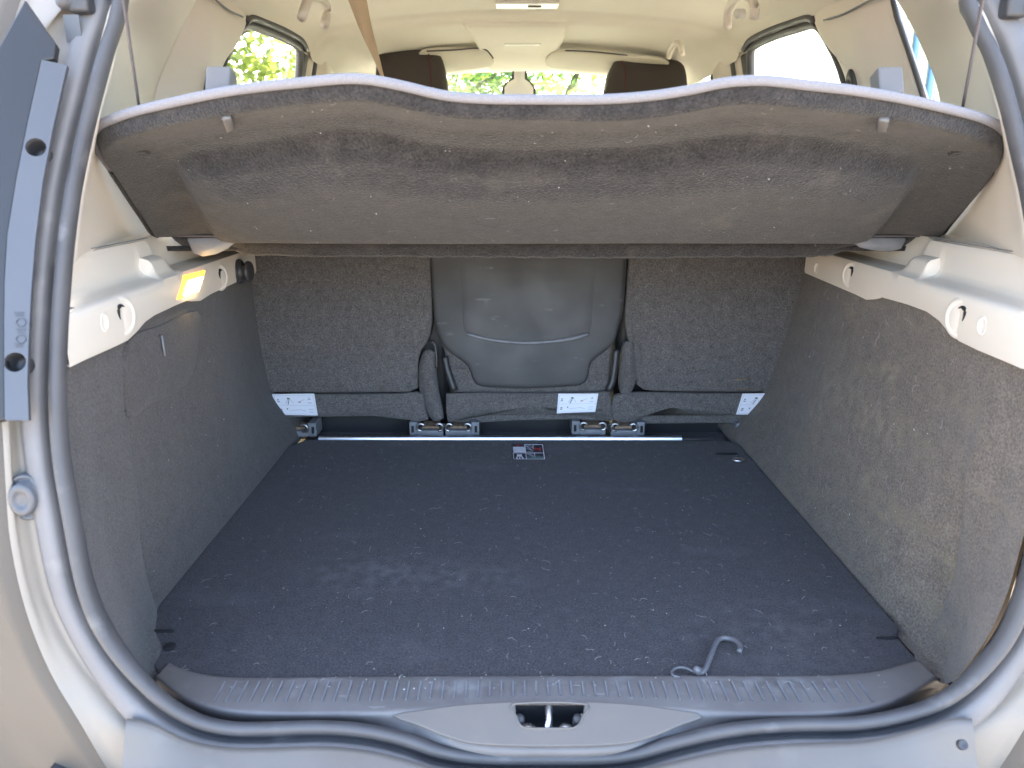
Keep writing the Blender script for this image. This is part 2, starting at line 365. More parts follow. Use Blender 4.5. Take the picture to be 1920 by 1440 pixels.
# ---- seal path (groove line of the hatch weatherstrip)
L_px = [(222, -40), (207, 0), (197, 40), (180, 90), (158, 170), (138, 250), (117, 350), (103, 450), (94, 550), (88, 650), (86, 750), (93, 854), (111, 963), (137, 1095), (170, 1180), (222, 1258), (290, 1328), (356, 1368), (420, 1384), (489, 1386), (602, 1383), (686, 1390), (753, 1405), (811, 1425), (870, 1436), (942, 1440), (1029, 1440), (1110, 1440), (1160, 1437), (1210, 1428), (1276, 1409), (1373, 1388), (1480, 1378), (1623, 1374), (1739, 1349), (1812, 1310), (1874, 1247), (1915, 1185), (1945, 1110), (1968, 1010), (1980, 900), (1986, 780), (1984, 660), (1976, 520), (1958, 390), (1934, 280), (1909, 180), (1880, 94), (1855, 44), (1834, 0), (1812, -40)]
def sealpt(p):
    if p[1] > 1300: return at(p[0], p[1], Y=-0.10)
    return ao(*p)
sp = [sealpt(p) for p in L_px]
# blend the two rules smoothly around the lower corners, then close the top along the roof edge
zt = sp[0].z
toppts = [V((-0.36, Yo(0.86), 0.86)), V((-0.22, Yo(0.92), 0.92)), V((0, Yo(0.945), 0.945)), V((0.22, Yo(0.92), 0.92)), V((0.36, Yo(0.86), 0.86))]
loop_pts = sp + toppts[::-1]
SEAL = crv(loop_pts, 360, True)
def center(p): return V((0, p.y, 0.42))
def nref(p):
    k = sstep(0.0, 0.15, p.z); return (0, -1, 0.65 * (1 - k) - 0.25 * k)
prof_lip = [(-0.030, -0.010), (-0.027, 0.001), (-0.021, 0.0045), (-0.012, 0.0055), (-0.0070, 0.0045), (-0.0050, 0.001), (-0.0042, -0.006), (-0.0038, -0.012), (-0.0015, -0.0165)]
prof_bulb = [(-0.012, -0.0135), (-0.0055, -0.0140), (-0.0015, -0.013), (0.0012, -0.006), (0.0030, 0.001), (0.0055, 0.0050), (0.009, 0.0070), (0.012, 0.0066), (0.0150, 0.0040), (0.0165, -0.001), (0.0165, -0.008), (0.012, -0.016)]
seal = sweep('hatch_seal', SEAL + [SEAL[0]], prof_bulb, M['seal'], car, nref, center)
sweep('seal_flange', SEAL + [SEAL[0]], prof_lip, M['seallip'], car, nref, center)
crack = [at(133, 1196, Y=-0.115), at(140, 1192, Y=-0.115), at(150, 1190, Y=-0.114), at(158, 1184, Y=-0.112)]
def seal_side(s, z):
    """X, Y of the seal on side s at height z"""
    c = [p for p in SEAL if p.x * s > 0]
    best = sorted(c, key=lambda p: abs(p.z - z) + (0 if abs(p.x) > 0.36 else 0.5))[:2]
    p = best[0]; return p.x, p.y

# ---- hatch jamb (painted channel outside the seal) and outer body corner
Eleft = [(60, -60), (20, 60), (-20, 220), (-30, 400), (-20, 560), (-8, 700), (4, 800), (10, 900), (20, 1020), (50, 1150), (95, 1262), (150, 1355), (200, 1440), (250, 1510), (330, 1580)]
E3 = []
for p in Eleft:
    q = ao(p[0], p[1], -0.014) if p[1] < 1300 else at(p[0], p[1], Y=-0.116)
    E3.append(q)
nseal = [i for i, p in enumerate(SEAL)]
leftS = [p for p in SEAL if p.x < -0.30 and True]
leftS = sorted([p for p in SEAL if p.x < -0.16 and (p.z < 0.80 or p.x < -0.3)], key=lambda p: -p.z if p.z > 0.02 else 0.5 + p.x)
def outw(P, d, dy):
    out = []
    for i, p in enumerate(P):
        t = (P[min(i + 1, len(P) - 1)] - P[max(i - 1, 0)]); nrm = V((t.z, 0, -t.x)).normalized()
        if nrm.dot(center(p) - p) > 0: nrm = -nrm
        out.append(p + nrm * d + V((0, dy, 0)))
    return out
J0 = crv(leftS[::6], 60)
for s in (-1, 1):
    mx = lambda P: [V((abs(p.x) * s if s > 0 else p.x, p.y, p.z)) for p in P]
    if s < 0: base = J0
    else:
        rs = sorted([p for p in SEAL if p.x > 0.16 and (p.z < 0.80 or p.x > 0.3)], key=lambda p: -p.z if p.z > 0.02 else 0.5 - p.x)
        base = crv(rs[::6], 60)
    E = crv([V((-s * p.x, p.y, p.z)) if s > 0 else p for p in E3], 60)
    E = [V((p.x if s < 0 else abs(p.x), p.y, p.z)) for p in E]
    a = outw(base, 0.020, 0.004); b = outw(base, 0.034, 0.006)
    b2 = [x.lerp(y, 0.55) + V((0, 0.001, 0)) for x, y in zip(b, E)]
    v, f = loft([a, b, b2, [p + V((s * -0.004, 0.004, 0)) for p in E], E], 60, 22)
    flipto(obj('hatch_jamb', v, f, M['paint'], car), (0, -1, 0))
    # outer skin beyond a fine panel gap
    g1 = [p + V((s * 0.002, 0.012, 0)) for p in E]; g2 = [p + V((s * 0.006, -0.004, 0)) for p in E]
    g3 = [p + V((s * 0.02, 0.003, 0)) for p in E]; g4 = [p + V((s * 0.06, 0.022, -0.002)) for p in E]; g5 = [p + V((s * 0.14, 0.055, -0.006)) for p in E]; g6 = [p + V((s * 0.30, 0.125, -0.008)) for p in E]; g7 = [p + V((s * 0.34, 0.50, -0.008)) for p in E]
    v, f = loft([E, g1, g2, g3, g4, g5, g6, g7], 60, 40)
    flipto(obj('rear_quarter_panel', v, f, M['paint_shaded'], car), (s, -1, 0))

# outer pillar skin closing the body between hatch jamb, roof and quarter glass
for s in (-1, 1):
    zz = [0.20, 0.35, 0.50, 0.65, 0.78, 0.88, 0.95]
    k0 = []; k1 = []; k2 = []
    for z in zz:
        x, y = seal_side(s, z); k0.append(V((x + s * 0.055, y + 0.006, z)))
        k1.append(V((s * lerp_tab([(0.2, 0.80), (0.5, 0.78), (0.95, 0.66)], z), y + 0.12, z)))
        k2.append(V((s * lerp_tab([(0.2, 0.88), (0.5, 0.84), (0.7, 0.73), (0.95, 0.645)], z), 0.50, z)))
    v, f = loft([k0, k1, k2], 24, 14)
    flipto(obj('rear_pillar_skin', v, f, M['paint'], car), (s, -1, 0))
    v, f = loft([[V((s * 0.50, Yo(0.93) + 0.02, 0.93)), V((s * 0.56, 0.5, 0.99)), V((s * 0.60, 0.8, 1.0))], [V((s * 0.66, 0.40, 0.93)), V((s * 0.66, 0.6, 0.96)), V((s * 0.64, 0.8, 0.98))]], 12)
    obj('roof_corner_skin', v, f, M['paint'], car, solid=0.004)

# rubber buffer in the left jamb
bc = ao(46, 934, -0.004)
lathe('rubber_buffer', bc, (0.15, -1, 0.1), [(0.026, -0.012), (0.026, -0.002), (0.024, 0.0), (0.021, -0.003), (0.019, -0.003), (0.018, 0.006), (0.016, 0.008), (0.010, 0.008), (0.009, 0.0065), (0.004, 0.0065), (0.001, 0.0065)], M['lampplast'], car, 32, (0.72, 0.95))
bc = V((-bc.x, bc.y, bc.z))
lathe('rubber_buffer', bc, (-0.15, -1, 0.1), [(0.026, -0.012), (0.026, -0.002), (0.024, 0.0), (0.021, -0.003), (0.019, -0.003), (0.018, 0.006), (0.016, 0.008), (0.010, 0.008), (0.009, 0.0065), (0.001, 0.0065)], M['lampplast'], car, 32, (0.72, 0.95))

# ---- tail lamp housing (blue grey plastic) with screw recesses and moulded marks
def circ(c, r, a, b, n=20, sx=1.0): return [V(c) + V(a) * (r * sx * math.cos(2 * math.pi * k / n)) + V(b) * (r * math.sin(2 * math.pi * k / n)) for k in range(n)]
PL = [(78, 112), (126, 122), (116, 165), (98, 245), (80, 340), (66, 450), (58, 550), (53, 650), (51, 720), (54, 788), (9, 788), (8, 700), (8, 600), (9, 525), (14, 440), (32, 330), (52, 230)]
PZ0 = ao(30, 690, -0.034); PZ1 = ao(95, 140, -0.034)
hn = (PZ1 - PZ0).cross(V((1, 0.25, 0))).normalized()
if hn.y > 0: hn = -hn
hp = lambda px, py: atp(px, py, PZ0, hn)
ax = V((1, 0.25, 0)); ax = (ax - hn * ax.dot(hn)).normalized(); bx = hn.cross(ax)
h1 = circ(hp(67, 276), 0.0098, ax, bx); h2 = circ(hp(28, 679), 0.0098, ax, bx)
def housing(mirror):
    q = (lambda P: [V((-p.x, p.y, p.z)) for p in P]) if mirror else (lambda P: P)
    nn = V((-hn.x, hn.y, hn.z)) if mirror else hn
    o = plate('tail_lamp_housing', q([hp(*p) for p in PL]), [q(h1), q(h2)], M['lampplast'], car, 0.006, nn, bevel=0.0012)
    for c in (hp(67, 276), hp(28, 679)):
        c = q([c])[0]
        lathe('screw_recess', c, nn, [(0.0100, -0.001), (0.0094, -0.024), (0.004, -0.025), (0.0005, -0.025)], M['darkplast'], o, 20)
    if not mirror:
        mk_v, mk_f = [], []
        random.seed(3)
        def mark(px, py, w_, h_):
            P = [hp(px - w_, py - h_), hp(px + w_, py - h_), hp(px + w_, py + h_), hp(px - w_, py + h_)]
            k = len(mk_v); mk_v.extend([p + hn * 0.0007 for p in P]); mk_f.append((k, k + 1, k + 2, k + 3))
        for (x0, x1, y) in ((28, 48, 587), (30, 46, 592), (32, 50, 618), (34, 48, 623), (28, 46, 646), (31, 44, 650)):
            x = x0
            while x < x1:
                mark(x, y, 0.9, 1.6); x += random.choice((2.6, 3.4, 4.0))
        tx = obj('moulded_marks', mk_v, mk_f, M['lampdark2'], o, smooth=False)
        for cy in (605, 636):
            tube('moulded_ring', [p + hn * 0.0006 for p in circ(hp(40, cy), 0.0042, ax, bx, 16)], 0.0004, M['lampdark2'], o, 5, True)
    # smoked lamp body beyond the housing
    LB = [(45, -5), (104, 80), (100, 108), (78, 112), (52, 230), (32, 330), (14, 440), (9, 525), (8, 700), (9, 786), (-40, 800), (-95, 700), (-90, 400), (-60, 200), (-5, 85)]
    plate('tail_lamp', q([hp(*p) - hn * 0.002 + V((0, 0, 0)) for p in LB]), [], M['darkplast'] if False else M['lampdark'], car, 0.012, nn, bevel=0.002)
M['lampdark2'] = mat('moulded_mark_plastic', (0.042, 0.044, 0.050), 0.5)
M['lampdark'] = mat('smoked_lamp_body', (0.013, 0.0125, 0.013), 0.5, var=0.1, vscale=5)
housing(False); housing(True)
# gas strut mounts at the top of the jamb
for s, (px, py) in ((-1, (152, -2)), (1, (1900, 8))):
    c = ao(px, py, -0.02)
    o = box('strut_bracket', c, (0.022, 0.02, 0.03), M['darkplast'], car, 0.004)
    lathe('ball_stud', c + V((s * 0.014, -0.006, -0.004)), (s * 0.6, -1, 0), [(0.009, -0.01), (0.009, 0.004), (0.006, 0.008), (0.001, 0.009)], M['rubber'], o, 16)
c = ao(137, 54, -0.012)
o = box('jamb_sticker', c, (0.017, 0.0015, 0.028), M['lampplast'], car, rot=None)
# ---- bumper cover (grey plastic below the seal)
def bump_at(px, py): return at(px, py, Z=-0.045) if py > 1380 else at(px, py, Y=-0.115)
inner = [(238, 1335), (290, 1372), (356, 1400), (420, 1412), (489, 1414), (602, 1411), (686, 1418), (753, 1433), (811, 1450), (870, 1460), (942, 1464), (1110, 1464), (1180, 1458), (1276, 1436), (1373, 1416), (1480, 1406), (1623, 1400), (1720, 1380), (1780, 1350), (1822, 1333)]
I3 = [at(p[0], p[1] - 12, Y=-0.112) for p in inner]
I3 = [V((p.x, p.y, min(p.z, 0.03))) for p in I3]
r1 = [p + V((0, -0.006, 0.004)) for p in I3]
r2 = [V((p.x * 1.0, p.y - 0.030, min(p.z, 0.0) - 0.012)) for p in I3]
r3 = [V((p.x * 0.995, -0.175, -0.040)) for p in I3]; r4 = [V((p.x * 0.99, -0.215, -0.075)) for p in I3]; r5 = [V((p.x * 0.98, -0.225, -0.22)) for p in I3]
v, f = loft([I3, r1, r2, r3, r4, r5], 90, 40)
bumper = flipto(obj('bumper_cover', v, f, M['bumper'], car), (0, -1, 1))
for s, pp in ((1, (1800, 1397)),):
    c = at(pp[0], pp[1], Y=-0.150); 
    lathe('bumper_clip', c + V((0, -0.004, 0.004)), (0, -0.7, 0.7), [(0.005, -0.004), (0.005, 0.001), (0.004, 0.0015), (0.002, 0.0), (0.0005, -0.0005)], M['darkplast'], bumper, 16)
box('lower_bumper', (0, -0.19, -0.40), (1.36, 0.14, 0.40), M['paint'], car, 0.03)

# ---- sill plate
c0 = [(318, 1243), (345, 1256), (400, 1268), (480, 1272), (620, 1271), (800, 1269), (1029, 1268), (1300, 1268), (1480, 1269), (1560, 1267), (1640, 1260), (1700, 1245), (1720, 1239)]
c1 = [(300, 1262), (350, 1297), (420, 1318), (500, 1326), (640, 1327), (760, 1322), (900, 1313), (1029, 1311), (1160, 1313), (1300, 1322), (1420, 1327), (1560, 1324), (1650, 1310), (1715, 1283), (1744, 1261)]
c2 = [(290, 1270), (345, 1312), (415, 1335), (500, 1342), (640, 1343), (745, 1341), (900, 1331), (1029, 1329), (1160, 1331), (1310, 1341), (1420, 1344), (1560, 1341), (1655, 1325), (1722, 1294), (1757, 1270)]
c3 = [(275, 1282), (330, 1326), (400, 1352), (500, 1360), (640, 1361), (730, 1370), (900, 1398), (1029, 1402), (1160, 1398), (1330, 1372), (1420, 1362), (1560, 1360), (1670, 1340), (1740, 1302), (1778, 1281)]
def sp_(P, z): return [at(p[0], p[1], Z=z) for p in P]
C0 = sp_(c0, 0.004); C0b = [p + V((0, 0.004, -0.012)) for p in C0]
C1 = sp_(c1, 0.006); C2 = sp_(c2, 0.002)
C3 = sp_(c3, -0.018); C3b = [p + V((0, -0.002, -0.012)) for p in C3]
# end parts of the plate climb with the opening
def climb(P): return [V((p.x, p.y, p.z)) for p in P]
v, f = loft([C0b, C0, C1, C2, C3, C3b], 120, 36)
sill = flipto(obj('sill_plate', v, f, M['sill'], car), (0, -0.3, 1))
_scp = [(at(p[0], p[1], Z=-0.002).x, at(p[0], p[1], Z=-0.002).y) for p in [(964, 1329), (1096, 1329), (1092, 1368), (968, 1368)]]
def in_poly(x, y, P):
    c_ = False
    for i in range(len(P)):
        (x1, y1), (x2, y2) = P[i], P[i - 1]
        if (y1 > y) != (y2 > y) and x < (x2 - x1) * (y - y1) / (y2 - y1) + x1: c_ = not c_
    return c_
bm = bmesh.new(); bm.from_mesh(sill.data)
bmesh.ops.delete(bm, geom=[f_ for f_ in bm.faces if in_poly(f_.calc_center_median().x, f_.calc_center_median().y, _scp)], context='FACES')
bm.to_mesh(sill.data); bm.free()
for k in range(56):
    X = -0.385 + k * 0.0137
    ya = -0.019; yb = -0.054 + 0.011 * math.exp(-((X - 0.0) / 0.16) ** 2)
    v, f = boxv((0, (ya + yb) / 2, 0), (0.0016, abs(yb - ya), 0.0016))
    o = obj('rib', v, f, M['sillrib'] if 'sillrib' in M else M.setdefault('sillrib', mat('worn_rib_plastic', (0.17, 0.17, 0.18), 0.5, var=0.3, vscale=30)), sill, smooth=False)
    o.location = (X, 0, 0.0072)

# ---- latch housing: light scoop in the middle of the sill with a real opening
SP0 = at(1029, 1318, Z=0.0075); SP1 = at(1029, 1396, Z=-0.012)
sn = (SP1 - SP0).cross(V((1, 0, 0))).normalized()
if sn.z < 0: sn = -sn
so = lambda px, py, o=0.0: atp(px, py, SP0 + sn * 0.0035, sn) + sn * o
scoop = [(735, 1341), (800, 1329), (870, 1320), (960, 1315), (1029, 1314), (1110, 1315), (1190, 1320), (1260, 1329), (1322, 1341), (1275, 1360), (1220, 1382), (1160, 1395), (1029, 1399), (900, 1395), (840, 1382), (785, 1360)]
hole = [(966, 1320), (1096, 1320), (1092, 1345), (1087, 1357), (1078, 1364), (1064, 1366), (996, 1366), (982, 1364), (973, 1357), (969, 1345)]
lock = plate('latch_housing', crv([so(*p) for p in scoop], 60, True), [[so(*p) for p in hole]], M['lockplast'], car, 0.004, sn, bevel=0.0015)
H3 = [so(*p) for p in hole]
rimv = tube('opening_rim', crv(H3, 60, True), 0.0014, M['lockplast'], lock, 6, True)
dn = V((0, 0.55, -0.83))
v = H3 + [p + dn * 0.055 for p in H3]; n_ = len(H3)
f = [(k, (k + 1) % n_, n_ + (k + 1) % n_, n_ + k) for k in range(n_)] + [tuple(range(n_, 2 * n_))]
flipto(obj('lock_well', v, f, M['black'], lock), (0, -0.5, 1))
pa = so(1029, 1314, -0.006); pb = so(1029, 1368, -0.004)
tube('striker', crv([pa + dn * 0.025, pa + dn * 0.004, pa.lerp(pb, 0.5), pb + dn * 0.004, pb + dn * 0.02], 14), 0.0042, M['steel'], lock, 10)
pl = so(1029, 1362, -0.016)
box('striker_plate', pl, (0.066, 0.007, 0.003), M['zinc'], lock)
for px in (992, 1062):
    lathe('bolt', so(px, 1360, -0.013), (0, -0.35, 0.94), [(0.009, -0.004), (0.009, 0.001), (0.007, 0.003), (0.003, 0.0035), (0.0005, 0.0035)], M['steel'], lock, 18)
for px in (974, 1086):
    lathe('rubber_stop', so(px, 1333, -0.022), (0, -0.5, 0.85), [(0.006, -0.02), (0.006, 0.004), (0.004, 0.006), (0.0005, 0.006)], M['clip'], lock, 14)

# ---- boot side carpets
X0L = [(-0.02, -0.517), (0.335, -0.55), (0.8, -0.583), (1.2, -0.60)]
X0R = [(-0.02, 0.507), (0.335, 0.545), (0.8, 0.584), (1.2, 0.60)]
def X0(s, Y): return lerp_tab(X0L if s < 0 else X0R, Y)
def wallX(s, Y, z):
    lo = -0.545 if s < 0 else 0.484
    hi = X0(s, Y) + s * 0.010
    k = max(0, min(1, z / 0.41)); return lo + (hi - lo) * k + s * 0.010 * math.sin(math.pi * k) + s * 0.048 * sstep(0.58, 0.86, Y) * sstep(-0.02, 0.11, z)
A_l = [(300, 1265), (272, 1284), (215, 1200), (165, 1100), (140, 1000), (122, 880), (115, 780), (115, 690), (120, 570)]
B_l = [(320, 1243), (300, 1200), (283, 1157), (255, 1050), (238, 900), (230, 800), (228, 700), (230, 585)]
B_r = [(1720, 1240), (1738, 1225), (1760, 1180), (1790, 1110), (1806, 1020), (1814, 900), (1816, 780), (1818, 590)]
A_r = [(1735, 1262), (1778, 1282), (1838, 1215), (1882, 1130), (1912, 1030), (1932, 920), (1945, 800), (1950, 720), (1950, 570)]
carpets = {}
for s, A, B in ((-1, A_l, B_l), (1, A_r, B_r)):
    a = [at(p[0], p[1], Z=0.0) if i < 2 else ao(p[0], p[1], 0.012) for i, p in enumerate(A)]
    b = [at(B[0][0], B[0][1], Z=-0.004), at(B[1][0], B[1][1], Z=-0.004)] + [at(p[0], p[1], Y=0.13 if s < 0 else 0.065) for p in B[2:]]
    zb = crv(b, 40)
    zb = [p + V((-s * (0.010 if s < 0 else 0.004) * (1 - sstep(0.15, 0.36, p.z)), 0, 0)) for p in zb]
    rows = [crv(a, 40), None, zb, [p + V((s * 0.007, 0.012, 0)) for p in zb]]
    rows[1] = [(p.lerp(q, 0.55)) + V((-s * -0.006, -0.004, 0)) for p, q in zip(rows[0], zb)]
    zmax = zb[-1].z
    zi = [max(-0.02, -0.02 + (q.z + 0.004) * (0.45 / (zmax + 0.004))) for q in zb]
    for Y in (0.16, 0.35, 0.55, 0.75, 0.92, 1.02):
        rows.append([V((wallX(s, Y, max(0, z)), Y, z)) for z in zi])
    cols = []
    v = []; 
    r2_ = rows
    fin = []
    for i in range(len(r2_) - 1):
        steps = 4
        for k in range(steps): fin.append([p.lerp(q, k / steps) for p, q in zip(r2_[i], r2_[i + 1])])
    fin.append(r2_[-1])
    for r_ in fin:
        for p in r_:
            if p.z > 0.2: p.x = s * max(abs(p.x), abs(p.x) + (abs(X0(s, p.y)) + 0.009 - abs(p.x)) * sstep(0.2, 0.38, p.z))
    v = [p for r_ in fin for p in r_]
    carpets[s] = flipto(obj('side_carpet', v, grid_faces(40, len(fin)), M['wall'] if s < 0 else M['wall_dusty_lit'], car), (-s, 0, 0))
    try: carpets[s].data.set_sharp_from_angle(angle=R(22))
    except Exception: pass
# storage lid outline pressed into the left carpet, small knob above it
def wl(Y, z, off=0.002): return V((wallX(-1, Y, z) + off, Y, z))
def on_wall(px, py, s=-1, off=0.002):
    Y = 0.3
    for _ in range(30):
        z = at(px, py, Y=Y).z; p = at(px, py, X=wallX(s, Y, z) - s * off); Y = 0.5 * Y + 0.5 * p.y
    return p
lid = crv([on_wall(*p) for p in [(231, 772), (280, 750), (335, 722), (355, 690), (362, 650), (362, 600)]], 30)
tube('storage_lid_seam', lid, 0.0016, M['darkplast'], carpets[-1], 6)
LDo = [(234, 780), (285, 757), (340, 730), (362, 695), (370, 650), (372, 585), (300, 610), (236, 645)]
ring = crv([on_wall(*p, -1, 0.001) for p in LDo], 40, True)
pad('storage_lid', ring, (1, 0, 0.05), 0.003, M['wall'], carpets[-1], 4, 0.005, 0.004)
c = on_wall(294, 650)
lathe('lid_knob', c, (1, -0.1, 0), [(0.017, -0.004), (0.017, 0.004), (0.012, 0.007), (0.004, 0.006), (0.0005, 0.006)], M['wall'], carpets[-1], 22, (0.6, 1))
tube('lid_knob_slot', [c + V((0.009, 0, 0.016)), c + V((0.010, 0, -0.014))], 0.0016, M['zinc'], carpets[-1], 6)
# dimple on the right carpet rim
c = at(1856, 937, Y=0.06); lathe('carpet_rivet', c, (-1, -1, 0), [(0.007, -0.004), (0.006, 0.002), (0.003, 0.003), (0.0005, 0.003)], M['wall_dusty_lit'], carpets[1], 14)

# ---- beige ledge trims
def lowedge(s):
    P = {-1: [(100, 700), (125, 690), (215, 650), (242, 637), (258, 622), (275, 602), (292, 590), (330, 572), (352, 563), (362, 564), (378, 563), (398, 550), (480, 512), (490, 508)],
         1: [(1935, 690), (1915, 690), (1830, 655), (1795, 638), (1775, 620), (1758, 600), (1735, 583), (1700, 570), (1650, 556), (1640, 560), (1622, 561), (1602, 551), (1508, 511), (1495, 507)]}[s]
    out = []
    for (px, py) in P:
        Y = 0.3
        for _ in range(40): p = at(px, py, X=X0(s, Y)); Y = 0.5 * Y + 0.5 * p.y
        out.append((p.y, p.z))
    return sorted(out)
ledges = {}
for s in (-1, 1):
    tabz = lowedge(s); rows = []
    Ys = [0.001 + 0.799 * i / 140 for i in range(141)]
    for Y in Ys:
        zl = lerp_tab(tabz, Y); k = sstep(0.296, 0.304, Y); k2 = sstep(0.355, 0.385, Y)
        fr = sstep(0.05, -0.013, Y)           # front end runs out flat towards the seal
        A = [(0.012, zl + 0.001), (0.002, zl - 0.001), (0.0, zl + 0.004), (0.0, 0.430), (0.0, 0.438), (0.003, 0.443), (0.012, 0.445), (0.026, 0.447), (0.031, 0.450), (0.034, 0.458), (0.038, 0.488), (0.042, 0.495), (0.055, 0.497), (0.125, 0.498)]
        Bp = [A[0], A[1], A[2], (0.0, 0.432), (0.002, 0.443), (0.009, 0.446), (0.014, 0.452), (0.017, 0.466), (0.022, 0.471), (0.034, 0.474), (0.038, 0.488), (0.042, 0.495), (0.055, 0.497), (0.125, 0.498)]
        Cp = [A[0], A[1], A[2], (0.0, 0.425), (0.001, 0.436), (0.004, 0.444), (0.012, 0.447), (0.02, 0.448), (0.03, 0.449), (0.04, 0.450), (0.044, 0.462), (0.048, 0.480), (0.06, 0.497), (0.125, 0.498)]
        row = []
        for a_, b_, c_ in zip(A, Bp, Cp):
            q = [(1 - k) * a_[i] + k * b_[i] for i in (0, 1)]; q = [(1 - k2) * q[i] + k2 * c_[i] for i in (0, 1)]
            ox = min(q[0] * (1 - 0.75 * fr), 0.003 + max(0.0, Y + 0.013) * 0.6)
            row.append(V((X0(s, Y) + s * ox, Y, q[1])))
        rows.append(row)
    # closing end at the seats
    end = [V((p.x + s * 0.05, p.y + 0.004, p.z)) for p in rows[-1]]
    st = [V((p.x + s * 0.001, p.y - 0.0005, p.z)) for p in rows[0]]
    rows = [st] + rows + [end]
    ledges[s] = flipto(obj('ledge_trim', [p for r_ in rows for p in r_], grid_faces(14, len(rows)), M['beige'], car), (-s, 0, 0.3))
    try: ledges[s].data.set_sharp_from_angle(angle=R(48))
    except Exception: pass
def on_ledge(px, py, s, off=0.0):
    Y = 0.3
    for _ in range(40): p = at(px, py, X=X0(s, Y) - s * off); Y = 0.5 * Y + 0.5 * p.y
    return p
for s, rings_, dims in ((-1, [(233, 594, 0.024), (416, 520, 0.022)], [(195, 605, 0.012), (467, 497, 0.013)]), (1, [(1796, 597, 0.024), (1592, 516, 0.022)], [(1842, 611, 0.012), (1531, 503, 0.013)])):
    for (px, py, r) in rings_:
        c = on_ledge(px, py, s); nn = (-s, -0.1, 0)
        o = lathe('clip_collar', c, nn, [(r * 1.12, -0.002), (r * 1.02, 0.0007), (r * 0.88, 0.0014), (r * 0.76, 0.0007), (r * 0.70, 0.0002), (r * 0.66, 0.0005), (0.0004, 0.0008)], M['beige'], ledges[s], 30)
        # dark crescent slot beside the plug
        sl = []
        for k in range(9):
            q = math.pi * (0.62 - 0.72 * k / 8); sl.append(c + V((-s * 0.0018, -r * 0.66 * math.cos(q) * 1.0 if False else -r * 0.66 * math.sin(q + 0.3), r * 0.66 * math.cos(q - 0.3))))
        tube('clip_slot', sl, [0.0004 + 0.0024 * math.sin(math.pi * k / 8) for k in range(9)], M['black'], ledges[s], 6)
    for (px, py, r) in dims:
        c = on_ledge(px, py, s)
        lathe('moulded_dimple', c, (-s, -0.05, 0), [(r, -0.002), (r * 0.92, 0.0012), (r * 0.78, 0.0014), (r * 0.66, 0.0004), (0.0004, 0.0002)], M['beige'], ledges[s], 22, (0.8, 1))
# bag hook knob (black) on the left trim
c = on_ledge(447, 509, -1)
lathe('bag_hook', c, (1, -0.12, 0), [(0.021, -0.002), (0.022, 0.004), (0.019, 0.007), (0.015, 0.006), (0.014, 0.016), (0.018, 0.019), (0.018, 0.024), (0.014, 0.026), (0.0005, 0.026)], M['darkplast'], ledges[-1], 26, (1, 1.1))
# lit cargo lamp
LP = [(331, 562), (345, 517), (384, 507), (371, 548)]
lp = [on_ledge(*p, -1, 0.0) for p in LP]
o = pad('cargo_lamp', lp, (1, 0, 0), 0.001, M['lamp_amber'], ledges[-1], 3, 0.004, 0.004)
cc = sum(lp, V((0, 0, 0))) / 4
pad('lamp_glow', [cc + (p - cc) * 0.66 + V((0.004, 0, -0.003)) for p in lp], (1, 0, 0), 0.001, M['lamp_hot'], ledges[-1], 3, 0.003, 0.003)
# shelf pivot cups on the ledges
for s, pts in ((-1, [(352, 452), (362, 474), (380, 481), (405, 477), (428, 466), (440, 456)]), (1, [(1698, 452), (1690, 466), (1668, 472), (1640, 470), (1612, 464), (1600, 455)])):
    P = [at(p[0], p[1], Y=0.435) for p in pts] + [at(pts[-1][0], 446, Y=0.435), at(pts[0][0], 446, Y=0.435)]
    pad('shelf_pivot', P, (0, -1, -0.2), 0.004, M['zinc'], ledges[s], 4, 0.006, 0.04)

# ---- rear pillar trims
for s in (-1, 1):
    zs = [0.496, 0.56, 0.64, 0.72, 0.78, 0.84, 0.90, 0.94]
    rear = []; fwd = []
    for z in zs:
        x, y = seal_side(s, z); rear.append(V((x - s * 0.010, y + 0.004, z)))
        fy = lerp_tab([(0.49, 0.47), (0.69, 0.508), (0.75, 0.525), (0.80, 0.545), (0.88, 0.585), (0.95, 0.64)], z)
        fy += 0.035 if s < 0 else -0.022
        fwd.append(V((s * lerp_tab([(0.49, 0.665), (0.69, 0.652), (0.75, 0.636), (0.88, 0.585), (0.95, 0.55)], z), fy, z)))
    r0 = [p + V((s * 0.02, 0.012, 0)) for p in rear]
    r1 = [p + V((s * 0.001, 0.022, 0)) for p in rear]
    m1 = [p.lerp(q, 0.25) + V((s * 0.016, 0.0, 0)) for p, q in zip(r1, fwd)]
    m2 = [p.lerp(q, 0.72) + V((s * 0.012, 0.0, 0)) for p, q in zip(r1, fwd)]
    f1 = [p + V((s * 0.008, 0.008, 0)) for p in fwd]; f2 = [p + V((s * 0.06, 0.02, 0)) for p in fwd]
    v, f = loft([r0, rear, r1, m1, m2, fwd, f1, f2], 40, 46)
    pt = flipto(obj('rear_pillar_trim', v, f, M['beige'], car), (-s, -0.4, 0))
    # pressed panel line near the bottom of the trim
    def on_pillar(t, z):
        x, y = seal_side(s, z); a_ = V((x - s * 0.009, y + 0.026, z))
        fy = lerp_tab([(0.49, 0.365), (0.6, 0.395), (0.74, 0.445)], z); b_ = V((s * 0.602, fy, z))
        return a_.lerp(b_, t) + V((s * 0.003, 0, 0))
    seam = [V((X0(s, Y) + s * 0.041 * (1 - 0.75 * sstep(0.05, -0.013, Y)), Y, 0.4985)) for Y in [0.0 + 0.36 * k / 20 for k in range(21)]]
    tube('trim_seam', seam, 0.0007, M['zinc'], pt, 5)

